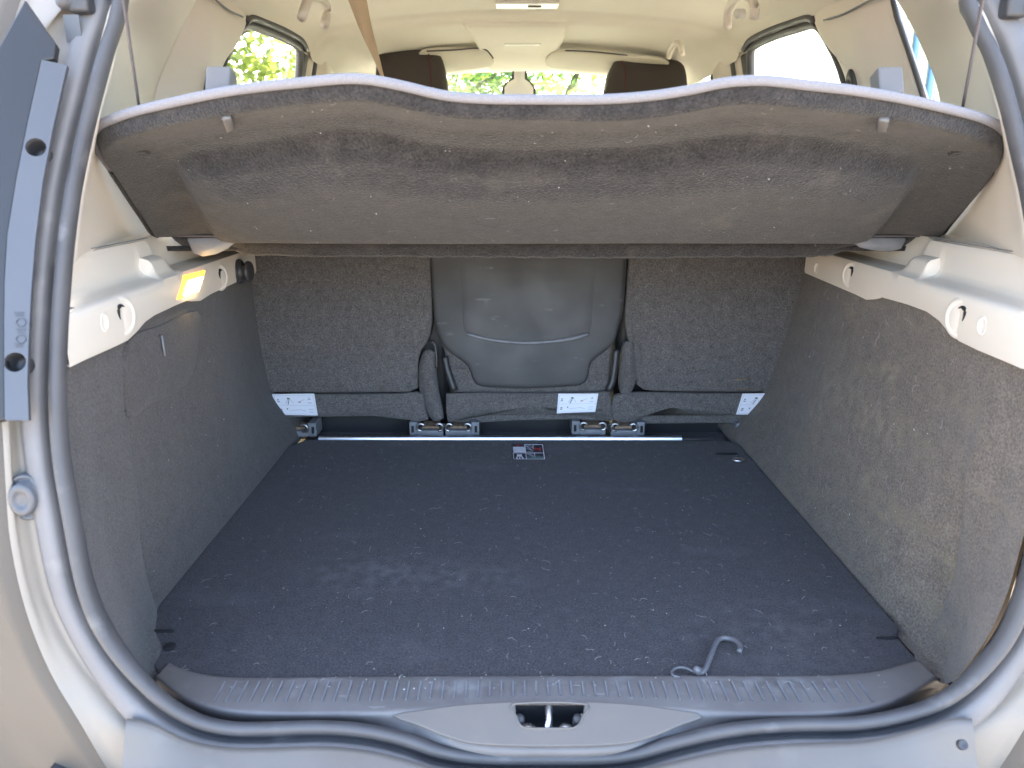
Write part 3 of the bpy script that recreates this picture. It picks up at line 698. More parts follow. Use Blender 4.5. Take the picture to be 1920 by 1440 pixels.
# ---- cabin sides: one inner panel per side with real window openings
def yz(px, py, s=1): p = aside(px, py, s); return (p.y, p.z)
W_quarter = [(0.42, 0.715), (0.60, 0.715), (0.635, 0.76), (0.665, 0.82), (0.690, 0.875), (0.62, 0.872), (0.52, 0.83), (0.44, 0.77)]
qa = [yz(*p) for p in [(1737, 192), (1722, 145), (1706, 98), (1690, 50), (1682, 24)]]
W_quarter = [(0.40, 0.70), (0.42, 0.80), (0.50, 0.87), (0.62, 0.905)] + [qa[4], qa[3], qa[2], qa[1], qa[0], (qa[0][0] - 0.01, 0.70)]
da = [yz(*p) for p in [(1411, 160), (1409, 100), (1416, 86), (1450, 69), (1495, 54), (1528, 45), (1543, 55), (1562, 85), (1578, 120), (1592, 165)]]
W_rear = da + [(da[-1][0] - 0.03, 0.70), (da[0][0] + 0.0, 0.70)]
fa = [yz(*p) for p in [(1340, 160), (1334, 128), (1322, 118)]]
W_front = [(1.93, 0.70), (fa[0][0], fa[0][1]), (fa[1][0], fa[1][1]), (fa[2][0] + 0.02, 0.925), (2.25, 0.90), (2.55, 0.80), (2.72, 0.70)]
sidep = {}
def smap(s, y, z, off=0.0): return V((s * (Xside(z) - off), y, z))
for s in (-1, 1):
    nn = V((-s, 0, -0.28)).normalized()
    out = [smap(s, y, z) for (y, z) in [(qa[0][0], 0.70), (3.05, 0.70), (2.40, 0.975), (1.9, 1.0), (1.2, 1.0), (0.80, 0.99), (qa[4][0] + 0.01, qa[4][1] + 0.02), qa[4], qa[3], qa[2], qa[1], qa[0]]]
    sidep[s] = plate('cabin_side_panel', out, [[smap(s, y, max(z, 0.712)) for (y, z) in W] for W in (W_rear, W_front)], M['beige'], car, 0.006, nn)
    for nm, W in (('quarter_window', W_quarter), ('rear_door_window', W_rear), ('front_door_window', W_front)):
        gp = plate(nm, [smap(s, y, z, -0.026) for (y, z) in W], [], M['glass'], car, 0.0, nn)
        rr = 0.0045 if nm == 'quarter_window' else 0.011
        tube('window_seal', crv([smap(s, y, z, 0.002) for (y, z) in W], 80, True), rr, M['rubber'], gp, 8, True)
    # door frame posts beside the rear door window (dark and beige bands)
    y0, z0 = da[1]
    for (dy, wd, m_, h_) in ((0.055, 0.05, 'rubber', 0.010), (0.115, 0.05, 'beige', 0.004), (0.165, 0.035, 'rubber', 0.014)):
        P = [smap(s, y0 + dy - wd / 2 + 0.01, 0.69), smap(s, y0 + dy + wd / 2 + 0.01, 0.69), smap(s, y0 + dy + wd / 2, z0 + 0.008), smap(s, y0 + dy - wd / 2, z0 + 0.008)]
        pad('door_post_strip' if m_ == 'beige' else 'door_post_seal', P, nn, 0.004, M[m_], sidep[s], 3, 0.008, 0.01)
    tr = crv([smap(s, y0 + 0.02, z0 + 0.012, 0.012)] + [smap(s, y, z + 0.012, 0.012) for (y, z) in da[2:7]], 30)
    tube('door_top_seal', tr, 0.008, M['rubber'], sidep[s], 8)
    # middle pillar trim with soft belly
    PO = [qa[0], qa[1], qa[2], qa[3], (qa[4][0], qa[4][1]), (qa[4][0] + 0.06, 0.955), (0.86, 0.965), (da[5][0] + 0.005, da[5][1] + 0.02), (da[6][0] - 0.01, da[6][1] + 0.012), (da[7][0] - 0.012, da[7][1]), (da[8][0] - 0.012, da[8][1]), (da[9][0] - 0.012, da[9][1]), (da[9][0] - 0.04, 0.62), (qa[0][0], 0.62)]
    PO = [(y + (0.016 if i < 5 else 0), z) for i, (y, z) in enumerate(PO)]
    pad('middle_pillar_trim', [V((s * (0.67 - 0.28 * (z - 0.70)), y, z)) for (y, z) in PO], nn, 0.030, M['beige'], car, 8, 0.010, 0.01, 60)
    # belt reel slot cover low on that pillar
    c = aside(387, 165, -1, 0.035) if s < 0 else aside(1602, 160, 1, 0.035)
    lathe('belt_guide', c, nn, [(0.026, -0.006), (0.026, 0.006), (0.02, 0.010), (0.010, 0.007), (0.0005, 0.007)], M['darkplast'], car, 20, (0.6, 1.2))
    # front post trim between the doors
    fy = y0 + 0.19
    P = [smap(s, fy, 0.66), smap(s, fy + 0.13, 0.66), smap(s, fy + 0.135, 0.86), smap(s, fy + 0.17, 0.94), smap(s, fy + 0.10, 0.965), smap(s, fy + 0.0, 0.965)]
    pad('door_pillar_trim', P, nn, 0.02, M['beige'], car, 6, 0.01, 0.01, 40)
    tube('front_door_seal', crv([smap(s, 1.98, 0.945, 0.01), smap(s, 2.08, 0.935, 0.02), smap(s, 2.30, 0.885, 0.025), smap(s, 2.55, 0.80, 0.025), smap(s, 2.75, 0.70, 0.025)], 30), 0.022, M['darkplast'], sidep[s], 8)
    # lower quarter trim above the ledge and door cards below the glass
    v, f = loft([[V((s * 0.672, y, 0.47)) for y in (0.30, 0.6, 1.0)], [V((s * 0.672, y, 0.56)) for y in (0.30, 0.6, 1.0)], [V((s * 0.672, y, 0.695)) for y in (0.30, 0.6, 1.0)]], 16, 10)
    flipto(obj('lower_quarter_trim', v, f, M['beige'], car), (-s, 0, 0))
    v, f = loft([[V((s * 0.66, y, -0.35)) for y in (0.2, 1.5, 3.1)], [V((s * 0.70, y, 0.2)) for y in (0.2, 1.5, 3.1)], [V((s * 0.672, y, 0.686)) for y in (0.2, 1.5, 3.1)]], 10, 8)
    obj('door_card', v, f, M['cabin'], car, solid=0.02)
    # outer body side
    v, f = loft([[V((s * 0.86, y, -0.42)) for y in (0.15, 1.5, 3.6)], [V((s * 0.90, y, 0.1)) for y in (0.15, 1.5, 3.6)], [V((s * 0.86, y, 0.5)) for y in (0.15, 1.5, 3.6)], [V((s * 0.72, y, 0.69)) for y in (0.3, 1.5, 3.3)]], 12, 14)
    flipto(obj('body_side', v, f, M['paint'], car), (s, 0, 0))

# ---- headliner, roof skin, front header
def roof_row(Y, zc, W, drop=0.045, rail=True):
    row = []
    for i in range(41):
        t = -1 + 2 * i / 40
        row.append(V((W * t, Y, zc - drop * abs(t) ** 2.6)))
    if rail:
        L_ = [V((-(W + 0.030), Y, zc - drop - 0.022)), V((-(W + 0.018), Y, zc - drop - 0.010))]; L_[0].x = -(W + 0.035)
        row = [V((-(W + 0.05), Y, zc - drop - 0.055)), V((-(W + 0.032), Y, zc - drop - 0.028))] + row + [V((W + 0.032, Y, zc - drop - 0.028)), V((W + 0.05, Y, zc - drop - 0.055))]
    return row
tabW = [(0.35, 0.50), (0.8, 0.545), (1.4, 0.55), (2.3, 0.52)]
tabZ = [(0.35, 0.965), (0.5, 0.985), (0.8, 1.012), (1.1, 1.025), (1.44, 1.028)]
rows = [roof_row(Y, lerp_tab(tabZ, Y), lerp_tab(tabW, Y)) for Y in (0.35, 0.45, 0.6, 0.75, 0.9, 1.05, 1.2, 1.32, 1.40, 1.45)]
def front_row(Y, zc, W):
    r_ = roof_row(Y, zc, W)
    return r_
rows += [front_row(1.458, 1.021, 0.55), front_row(1.472, 1.0105, 0.55), front_row(1.53, 1.010, 0.55), front_row(1.65, 1.0085, 0.55), front_row(1.8, 1.005, 0.547), front_row(2.0, 0.998, 0.54), front_row(2.15, 0.992, 0.525), front_row(2.26, 0.986, 0.52)]
head = flipto(obj('headliner', [p for r_ in rows for p in r_], grid_faces(45, len(rows)), M['headliner'], car), (0, 0, -1))
rv = []
for Y, zc, W in ((0.30, 0.985, 0.52), (0.6, 1.03, 0.60), (1.2, 1.06, 0.63), (1.8, 1.05, 0.62), (2.35, 1.00, 0.56)):
    rv.append([V((W * (-1 + 2 * i / 40), Y, zc - 0.06 * abs(-1 + 2 * i / 40) ** 2.6)) for i in range(41)])
flipto(obj('roof_skin', [p for r_ in rv for p in r_], grid_faces(41, len(rv)), M['paint'], car, solid=0.004), (0, 0, 1))
# seams between headliner and pillar trims
for s in (-1, 1):
    P = [aside(*p, s, 0.032) for p in ([(1690, -12), (1640, -2), (1610, 12), (1580, 27), (1545, 38)] if s > 0 else [(395, -10), (412, 6), (430, 20), (455, 32)])]
    tube('headliner_seam', crv(P, 20), 0.0022, M['zinc'], head, 5)
# dome lamp and console lamp
def on_roof(px, py, z): return at(px, py, Z=z)
c = on_roof(988, 8, 1.024)
o = box('dome_lamp', c, (0.165, 0.06, 0.010), M['lens'], car, 0.004); box('lamp_switch', c + V((0.02, -0.002, -0.006)), (0.035, 0.012, 0.004), M['clip'], o, 0.001)
# overhead console
CP = [(873, 96), (880, 60), (925, 42), (990, 40), (1050, 48), (1063, 70), (1040, 100), (1030, 128), (925, 130)]
v, f = loft([[at(px, 42, Y=1.472) for px in (868, 900, 985, 1030, 1064)], [at(px, 58, Y=1.55) for px in (882, 910, 985, 1040, 1062)], [at(px, 92, Y=1.78) for px in (900, 925, 985, 1030, 1046)], [at(px, 124, Y=1.98) for px in (916, 930, 985, 1020, 1032)], [at(px, 130, Y=2.04) for px in (920, 930, 985, 1018, 1028)]], 24, 20)
con = flipto(obj('overhead_console', v, f, M['headliner'], car, solid=0.012), (0, 0, -1))
c = at(980, 78, Y=1.69)
box('console_lamp', c + V((0, 0, -0.004)), (0.115, 0.016, 0.012), M['lens'], con, 0.004)
# sun visors
for P in ([(792, 96, 1.80), (905, 93, 1.80), (917, 103, 1.84), (920, 124, 1.93), (836, 136, 1.98), (790, 138, 1.98)], [(1046, 97, 1.80), (1150, 103, 1.79), (1245, 112, 1.78), (1245, 142, 1.96), (1140, 138, 1.98), (1030, 126, 1.95)]):
    Q = [at(p[0], p[1], Y=p[2] - 0.03) for p in P]; vn = (Q[2] - Q[0]).cross(Q[4] - Q[0]).normalized()
    if vn.z > 0: vn = -vn
    pad('sun_visor', Q, vn, 0.003, M['visor'], car, 4, 0.005, 0.005, 40)
for P in ([(1060, 95), (1110, 97), (1180, 104), (1245, 110)], [(800, 96), (850, 94), (905, 91), (925, 110)]):
    tube('visor_gap', crv([at(p[0], p[1], Y=1.755) for p in P], 16), 0.0025, M['cord'], head, 5)
# mirror stem and foot
P = [at(p[0], p[1], Y=2.20) for p in [(964, 120), (964, 148), (952, 155), (946, 165), (946, 182), (1000, 182), (1000, 165), (993, 155), (984, 148), (984, 120)]]
o = pad('mirror_mount', P, (0, -1, 0), 0.01, M['white'], car, 4, 0.006, 0.03)
P2 = [p + V((0, 0.02, 0)) + (p - sum(P, V((0, 0, 0))) / len(P)).normalized() * 0.011 for p in P]
pad('mount_shroud', P2, (0, -1, 0), 0.002, M['darkplast'], car, 3, 0.004, 0.02)
# grab handles
for X, r_, P, hook in ((0.45, 0.0095, [(1364, 52), (1365, 24), (1376, 2), (1394, -8), (1408, -2), (1415, 14), (1413, 38)], (1386, 26)), (0.42, 0.0075, [(1254, 108), (1259, 92), (1268, 80), (1276, 86), (1279, 102)], None), (-0.44, 0.0095, [(566, 33), (573, 12), (580, -2), (596, -4), (610, 6), (613, 24), (608, 48)], None)):
    hnd = tube('grab_handle', crv([at(p[0], p[1], X=X) for p in P], 30), r_, M['beige'], car, 10)
    if hook: lathe('coat_hook', at(hook[0], hook[1], X=X), (-1, -0.5, -0.2), [(0.010, -0.01), (0.010, 0.006), (0.008, 0.009), (0.0005, 0.009)], M['lens'], hnd, 14)

# ---- windscreen, front structure, floor pan, tailgate
plate('windscreen', [V((-0.53, 2.25, 0.99)), V((0.53, 2.25, 0.99)), V((0.66, 3.15, 0.50)), V((-0.66, 3.15, 0.50))], [], M['screen'], car, 0.0, (0, -0.5, 0.85))
v, f = loft([[V((x, 2.55, 0.36)) for x in (-0.66, 0, 0.66)], [V((x, 2.62, 0.46)) for x in (-0.66, 0, 0.66)], [V((x, 3.2, 0.48)) for x in (-0.68, 0, 0.68)]], 12, 10)
obj('dashboard', v, f, M['cabin'], car, solid=0.02)
box('bulkhead', (0, 3.0, 0.0), (1.36, 0.04, 0.78), M['cabin'], car)
box('floor_pan', (0, 1.6, -0.38), (1.40, 2.9, 0.04), M['cabin'], car)
v, f = loft([[V((x, 3.2, 0.47)) for x in (-0.75, 0, 0.75)], [V((x, 3.8, 0.38)) for x in (-0.75, 0, 0.75)], [V((x, 4.2, 0.1)) for x in (-0.7, 0, 0.7)], [V((x, 4.25, -0.4)) for x in (-0.7, 0, 0.7)]], 12, 14)
flipto(obj('bonnet', v, f, M['paint'], car, solid=0.004), (0, 0, 1))
box('boot_well', (0, 0.5, -0.09), (1.12, 1.08, 0.02), M['floor'], car)
box('sill_shade_strip', (0, -0.080, -0.056), (1.12, 0.13, 0.01), M['darkplast'], car)  # dark strip added so the gap under the sill reads as shade

# tailgate held open above the photographer
def tg(x, d, n=0.0):       # d runs from the hinge outwards
    return V((x, 0.30 - 0.93 * d, 1.015 + 0.36 * d + n))
tgp = plate('tailgate', [tg(-0.56, 0), tg(0.56, 0), tg(0.60, 0.55), tg(0.56, 0.98), tg(0.4, 1.05), tg(-0.4, 1.05), tg(-0.56, 0.98), tg(-0.60, 0.55)],
            [[tg(-0.47, 0.16), tg(0.47, 0.16), tg(0.50, 0.50), tg(-0.50, 0.50)]], M['paint'], car, 0.045, (0, 0.36, 0.93))
plate('tailgate_glass', [tg(-0.475, 0.155, -0.01), tg(0.475, 0.155, -0.01), tg(0.505, 0.505, -0.01), tg(-0.505, 0.505, -0.01)], [], M['glass'], tgp, 0.0, (0, 0.36, 0.93))

# ---- wheels are below the frame; only the stance of the body is kept
for s in (-1, 1):
    for y in (0.62, 3.3):
        o = lathe('wheel', V((s * 0.70, y, GZ + 0.31)), (s, 0, 0), [(0.20, -0.1), (0.29, -0.1), (0.31, -0.07), (0.31, 0.07), (0.29, 0.1), (0.20, 0.1), (0.19, 0.06), (0.001, 0.05)], M['rubber'], car, 32)

# ================================================================== BOOT FLOOR BOARD
fl = empty('boot_floor_board', (0, 0.4, -0.012))
tag(fl, 'dark navy carpeted boot floor board with a silver edge strip', 'floor board')
FO = [(-0.546, 0.80), (-0.546, 0.16), (-0.535, 0.11), (-0.525, 0.06), (-0.47, 0.0), (-0.40, -0.012), (0, -0.012), (0.40, -0.012), (0.45, -0.004), (0.468, 0.03), (0.468, 0.085), (0.480, 0.10), (0.482, 0.45), (0.483, 0.80), (0.47, 0.83), (0.44, 0.842), (0, 0.846), (-0.52, 0.846)]
nx, ny = 110, 90
bmv = []; 
def inside(x, y, P):
    c_ = False
    for i in range(len(P)):
        (x1, y1), (x2, y2) = P[i], P[i - 1]
        if (y1 > y) != (y2 > y) and x < (x2 - x1) * (y - y1) / (y2 - y1) + x1: c_ = not c_
    return c_
board = plate('carpet', [V((x, y, 0.0)) for (x, y) in FO], [], M['floor'], fl, 0.012, (0, 0, 1), bevel=0.004)
tube_pts = [V((x, 0.851, 0.001)) for x in (-0.47, -0.2, 0.1, 0.355)]
strip = obj('edge_strip', *loft([[V((x, 0.848, -0.008)) for x in (-0.49, 0, 0.36)], [V((x, 0.8475, 0.003)) for x in (-0.49, 0, 0.36)], [V((x, 0.850, 0.0055)) for x in (-0.49, 0, 0.36)], [V((x, 0.857, 0.0055)) for x in (-0.49, 0, 0.36)], [V((x, 0.859, 0.002)) for x in (-0.49, 0, 0.36)], [V((x, 0.859, -0.008)) for x in (-0.49, 0, 0.36)]], 20), M['alu'], fl)
box('strip_end', (0.40, 0.853, -0.001), (0.075, 0.010, 0.006), M['darkplast'], fl, 0.002)
# tie-down clip, finger notch
c = at(1385, 862, Z=0.002)
o = pad('tie_down', [c + V((math.cos(q) * 0.015, math.sin(q) * 0.010, 0.001)) for q in [2 * math.pi * k / 20 for k in range(20)]], (0, 0, 1), 0.001, M['steel'], fl, 3, 0.004, 0.003)
pad('tie_down_slot', [c + V((0.004 + math.cos(q) * 0.005, math.sin(q) * 0.004, 0.0042)) for q in [2 * math.pi * k / 12 for k in range(12)]], (0, 0, 1), 0.0003, M['clip'], fl, 2, 0.001, 0.001)
for pp, sz in (((1362, 851), (0.05, 0.010)), ((306, 1183), (0.030, 0.006)), ((318, 1212), (0.016, 0.016)), ((1664, 1196), (0.030, 0.005))):
    c = at(pp[0], pp[1], Z=0.001)
    pad('finger_notch', [c + V((math.cos(q) * sz[0] / 2, math.sin(q) * sz[1] / 2, 0.0005)) for q in [2 * math.pi * k / 18 for k in range(18)]], (0, 0, 1), 0.0003, M['black'], fl, 2, 0.002, 0.002)
# printed label
def fp(px, py, h=0.0012): return at(px, py, Z=h)
def quad(px0, py0, px1, py1, h, a=None):
    # label corners in the photo: slanted by perspective
    def m_(u_, v_):
        xl = 960 + (963 - 960) * v_; xr = 1018 + (1022 - 1018) * v_
        return fp(xl + (xr - xl) * u_, 833 + 28 * v_, h)
    return [m_(px0, py0), m_(px1, py0), m_(px1, py1), m_(px0, py1)]
def multi(name, quads, m_, parent):
    v, f = [], []
    for q in quads: k = len(v); v += q; f.append(tuple(range(k, k + len(q))))
    return obj(name, v, f, m_, parent, smooth=False)
lab = multi('floor_label', [quad(0, 0, 1, 1, 0.0012)], M['darkprint'], fl); 
h = 0.0016
multi('label_white_field', [quad(0.02, 0.17, 0.40, 0.54, h)], M['paper'], fl)
multi('label_lines', [quad(0.40, 0.0, 0.425, 1, h), quad(0.0, 0.56, 1, 0.60, h), quad(0, 0.97, 1, 1.0, h), quad(0.97, 0, 1.0, 1, h), quad(0.40, 0, 1, 0.04, h), quad(0.0, 0.56, 0.02, 1, h), quad(0.66, 0.04, 0.68, 0.30, h), quad(0.68, 0.60, 0.70, 0.80, h)], M['paper'], fl)
def stroke(u0, v0, u1, v1, wd=0.02, hh=0.0018):
    dx, dy = u1 - u0, (v1 - v0); l_ = math.hypot(dx, dy); nx_, ny_ = -dy / l_ * wd, dx / l_ * wd
    def m_(u_, v_):
        xl = 960 + 3 * v_; xr = 1018 + 4 * v_; return fp(xl + (xr - xl) * u_, 833 + 28 * v_, hh)
    return [m_(u0 + nx_, v0 + ny_), m_(u1 + nx_, v1 + ny_), m_(u1 - nx_, v1 - ny_), m_(u0 - nx_, v0 - ny_)]
multi('label_red_print', [stroke(0.19, 0.02, 0.19, 0.16, 0.045), stroke(0.68, 0.22, 0.80, 0.34, 0.03), stroke(0.80, 0.34, 0.93, 0.24, 0.03), stroke(0.68, 0.36, 0.94, 0.38, 0.028), stroke(0.70, 0.30, 0.90, 0.44, 0.02)], M['inkred'], fl)
multi('label_pale_print', [stroke(0.45, 0.10, 0.62, 0.40, 0.02), stroke(0.52, 0.06, 0.66, 0.26, 0.016), stroke(0.45, 0.28, 0.66, 0.42, 0.02), stroke(0.45, 0.50, 0.64, 0.46, 0.014), stroke(0.46, 0.64, 0.70, 0.90, 0.018), stroke(0.52, 0.62, 0.72, 0.84, 0.014)], M['inkpale'], fl)
multi('label_teal_print', [stroke(0.45, 0.86, 0.95, 0.90, 0.03), stroke(0.72, 0.78, 0.96, 0.86, 0.022), stroke(0.56, 0.94, 0.84, 0.92, 0.02)], M['inkteal'], fl)
multi('label_car_symbol', [stroke(0.12, 0.72, 0.28, 0.72, 0.05), stroke(0.10, 0.84, 0.12, 0.96, 0.022), stroke(0.28, 0.84, 0.30, 0.96, 0.022), stroke(0.12, 0.80, 0.28, 0.80, 0.03), stroke(0.20, 0.86, 0.20, 0.96, 0.02)], M['paper'], fl)
multi('label_small_print', [stroke(0.08, 0.28, 0.08, 0.46, 0.008), stroke(0.24, 0.28, 0.34, 0.42, 0.008), stroke(0.16, 0.26, 0.18, 0.30, 0.01)], M['inkpale'], fl)

# ================================================================== REAR SEATS
SN = V((0, -1, 0.15)).normalized(); SP = V((0, 0.90, 0.0))
def st_(px, py, off=0.0): return atp(px, py, SP - SN * 0 + SN * off, SN)
def seat_label(parent, quadpx, off, green=True):
    q = [st_(*p, off) for p in quadpx]     # tl tr br bl
    def m_(u_, v_, h_=0.0): return q[0].lerp(q[1], u_).lerp(q[3].lerp(q[2], u_), v_) + SN * h_
    n_ = 8
    v = [m_(i / n_, j / n_, 0.0006 * math.sin(5 * i / n_ + 3 * j / n_)) for j in range(n_ + 1) for i in range(n_ + 1)]
    o = obj('instruction_label', v, grid_faces(n_ + 1, n_ + 1), M['paper'], parent)
    def st(u0, v0, u1, v1, wd):
        dx, dy = u1 - u0, v1 - v0; l_ = math.hypot(dx, dy); a_, b_ = -dy / l_ * wd, dx / l_ * wd
        return [m_(u0 + a_, v0 + b_ * 2, 0.0016), m_(u1 + a_, v1 + b_ * 2, 0.0016), m_(u1 - a_, v1 - b_ * 2, 0.0016), m_(u0 - a_, v0 - b_ * 2, 0.0016)]
    multi('label_dark_print', [st(0.08, 0.27, 0.12, 0.27, 0.012), st(0.07, 0.36, 0.13, 0.36, 0.010), st(0.08, 0.72, 0.13, 0.72, 0.012), st(0.07, 0.79, 0.13, 0.79, 0.010), st(0.25, 0.70, 0.28, 0.70, 0.016), st(0.31, 0.50, 0.36, 0.30, 0.010)], M['ink'], o)
    multi('label_pale_print', [st(0.03, 0.06, 0.97, 0.06, 0.003), st(0.03, 0.94, 0.97, 0.94, 0.003), st(0.03, 0.06, 0.03, 0.94, 0.003), st(0.97, 0.06, 0.97, 0.94, 0.003), st(0.03, 0.53, 0.97, 0.53, 0.003), st(0.26, 0.45, 0.36, 0.22, 0.008), st(0.40, 0.26, 0.46, 0.44, 0.006), st(0.56, 0.40, 0.74, 0.26, 0.006), st(0.82, 0.26, 0.90, 0.26, 0.012), st(0.81, 0.42, 0.91, 0.42, 0.010), st(0.30, 0.80, 0.55, 0.74, 0.005), st(0.55, 0.72, 0.72, 0.80, 0.006), st(0.80, 0.72, 0.92, 0.72, 0.008), st(0.80, 0.84, 0.92, 0.84, 0.008)], M['inkpale'], o)
    multi('label_green_print', [st(0.33, 0.20, 0.39, 0.24, 0.022)], M['inkgreen'], o)
    multi('label_red_print', [st(0.58, 0.38, 0.64, 0.38, 0.012), st(0.84, 0.18, 0.88, 0.20, 0.006)], M['inkred'], o)
def seat_base(root, x0, x1, y0=0.95):
    # folded cushion frame behind the back rest, keeps the seat a solid thing
    box('seat_frame', ((x0 + x1) / 2, 1.04, 0.24), (abs(x1 - x0) * 1.0, 0.08, 0.60), M['darkplast'], root, 0.02)
def foot(root, pxc, py, flip):
    c = st_(pxc, py, 0.0); c = V((c.x, 0.885, c.z)); s = -1 if flip else 1
    v1, f1 = boxv(c + V((0, 0.03, -0.006)), (0.062, 0.06, 0.014))
    o = obj('floor_latch', v1, f1, M['zinc'], root, smooth=False, bevel=0.002)
    v1, f1 = boxv(c + V((s * 0.040, 0.03, 0.004)), (0.020, 0.055, 0.034)); obj('latch_block', v1, f1, M['zinc'], root, smooth=False, bevel=0.002)
    for d in (-0.022, 0.022):
        P = [c + V((d + 0.009 * math.cos(q), -0.002, 0.010 + 0.009 * math.sin(q))) for q in [math.pi * (0.1 + 1.5 * k / 10) for k in range(11)]]
        if d > 0: P = [V((2 * (c.x + d) - p.x, p.y, p.z)) for p in P]
        tube('latch_curl', P, 0.0028, M['steel'], root, 6)
    box('latch_dirt', c + V((0, 0.03, 0.006)), (0.040, 0.04, 0.006), M['rust'], root)
    box('latch_slot', c + V((s * 0.042, 0.0018, 0.004)), (0.006, 0.003, 0.016), M['black'], root)
def hull(pts): return [st_(*p) for p in pts]
def rear_seat(kind):
    root = empty('rear_seat', (0, 0.98, -0.02)); return root
# left seat
rs1 = empty('rear_seat', (-0.36, 0.98, -0.03)); tag(rs1, 'left rear seat, grey carpeted back beside the lit lamp trim', 'seat', 'rear seats')
LBK = [(420, 330), (798, 330), (803, 400), (806, 480), (809, 560), (809, 605), (801, 640), (788, 658), (783, 680), (783, 715), (778, 732), (740, 735), (600, 736), (480, 734), (420, 730)]
pad('backrest', crv([st_(*p) for p in LBK], 90, True), SN, 0.006, M['seat'], rs1, 8, 0.012, 0.05)
LFL = [(480, 738), (600, 739), (740, 738), (782, 735), (794, 742), (798, 770), (803, 786), (790, 790), (700, 780), (560, 782), (480, 786)]
pad('lower_flap', [st_(*p, 0.004) for p in LFL], SN, 0.004, M['seat'], rs1, 5, 0.008, 0.02)
v_, f_ = loft([[st_(*p, -0.006) for p in [(793, 662), (786, 690), (788, 735), (802, 775), (815, 790)]], [st_(*p, 0.014) for p in [(802, 655), (797, 690), (800, 735), (812, 772), (823, 788)]], [st_(*p, 0.010) for p in [(814, 660), (812, 690), (817, 735), (826, 765), (829, 785)]], [st_(*p, -0.02) for p in [(818, 668), (818, 695), (823, 735), (829, 765), (831, 785)]]], 24, 14)
obj('side_bolster', v_, f_, M['seat'], rs1, solid=0.003)
seat_label(rs1, [(510, 739), (589, 738), (596, 779), (524, 778)], 0.0135)
seat_base(rs1, -0.62, -0.19); foot(rs1, 808, 804, True); foot(rs1, 557, 806, False)
tube('recline_lever', crv([st_(*p, 0.004) for p in [(806, 640), (814, 644), (818, 664), (818, 690)]], 12), 0.004, M['darkplast'], rs1, 8)
# middle seat
rs2 = empty('rear_seat', (0.0, 0.98, -0.03)); tag(rs2, 'middle rear seat with smooth grey plastic shell on its back', 'seat', 'rear seats')
MBK = [(800, 330), (1182, 330), (1175, 480), (1170, 560), (1163, 605), (1148, 650), (1144, 690), (1140, 726), (1125, 734), (1000, 736), (860, 735), (845, 728), (838, 690), (833, 655), (818, 620), (811, 560), (808, 480)]
pad('backrest', crv([st_(*p, -0.012) for p in MBK], 90, True), SN, 0.004, M['seat'], rs2, 7, 0.012, 0.05)
MPL = [(798, 330), (1182, 330), (1173, 480), (1169, 560), (1162, 605), (1151, 642), (1130, 662), (1108, 680), (1103, 705), (1097, 717), (1080, 723), (990, 728), (910, 725), (893, 720), (885, 708), (880, 690), (868, 678), (845, 662), (829, 645), (817, 615), (811, 560), (806, 480)]
shell = pad('back_shell', crv([st_(*p, 0.0) for p in MPL], 110, True), SN, 0.006, M['seatplast'], rs2, 8, 0.012, 0.03)
IN = [(858, 345), (1124, 345), (1118, 500), (1113, 570), (1108, 617), (1100, 624), (1060, 634), (990, 639), (920, 634), (880, 625), (869, 617), (865, 560), (861, 480)]
pad('shell_inset', crv([st_(*p, 0.008) for p in IN], 80, True), SN, 0.001, M['seatplast'], rs2, 6, 0.004, 0.004)
tube('crease_highlight', crv([st_(*p, 0.0115) for p in [(875, 626), (920, 637), (990, 643), (1060, 637), (1105, 626)]], 30), 0.0040, M['zinc'], rs2, 8)  # lighter grey tube paints the highlight along the crease
MFL = [(836, 738), (900, 736), (1000, 737), (1100, 736), (1143, 734), (1146, 760), (1150, 786), (1120, 779), (1000, 776), (870, 778), (840, 792), (836, 770)]
pad('lower_flap', [st_(*p, 0.004) for p in MFL], SN, 0.005, M['seat'], rs2, 5, 0.008, 0.02)
MHM = [(845, 790), (868, 776), (1000, 774), (1120, 776), (1148, 784), (1145, 789), (1060, 786), (960, 788), (880, 793)]
pad('flap_hem', [st_(*p, -0.008) for p in MHM], SN, 0.001, M['seat'], rs2, 3, 0.004, 0.02)
for P in ([(834, 668), (838, 690), (845, 712), (852, 732)], [(1156, 655), (1152, 690), (1148, 715), (1140, 732)]):
    tube('side_tube', crv([st_(*p, 0.006) for p in P], 14), 0.0085, M['darkplast'], rs2, 10)
seat_label(rs2, [(1047, 738), (1122, 738), (1116, 772), (1044, 775)], 0.0145)
for P in ([(840, 680), (852, 688), (868, 692), (875, 691)], [(1101, 692), (1110, 691), (1128, 688), (1140, 680)]):
    tube('stitch_line', crv([st_(*p, 0.0075) for p in P], 14), 0.0012, M['clip'], rs2, 5)
seat_base(rs2, -0.18, 0.20); foot(rs2, 860, 804, False); foot(rs2, 1110, 802, True)
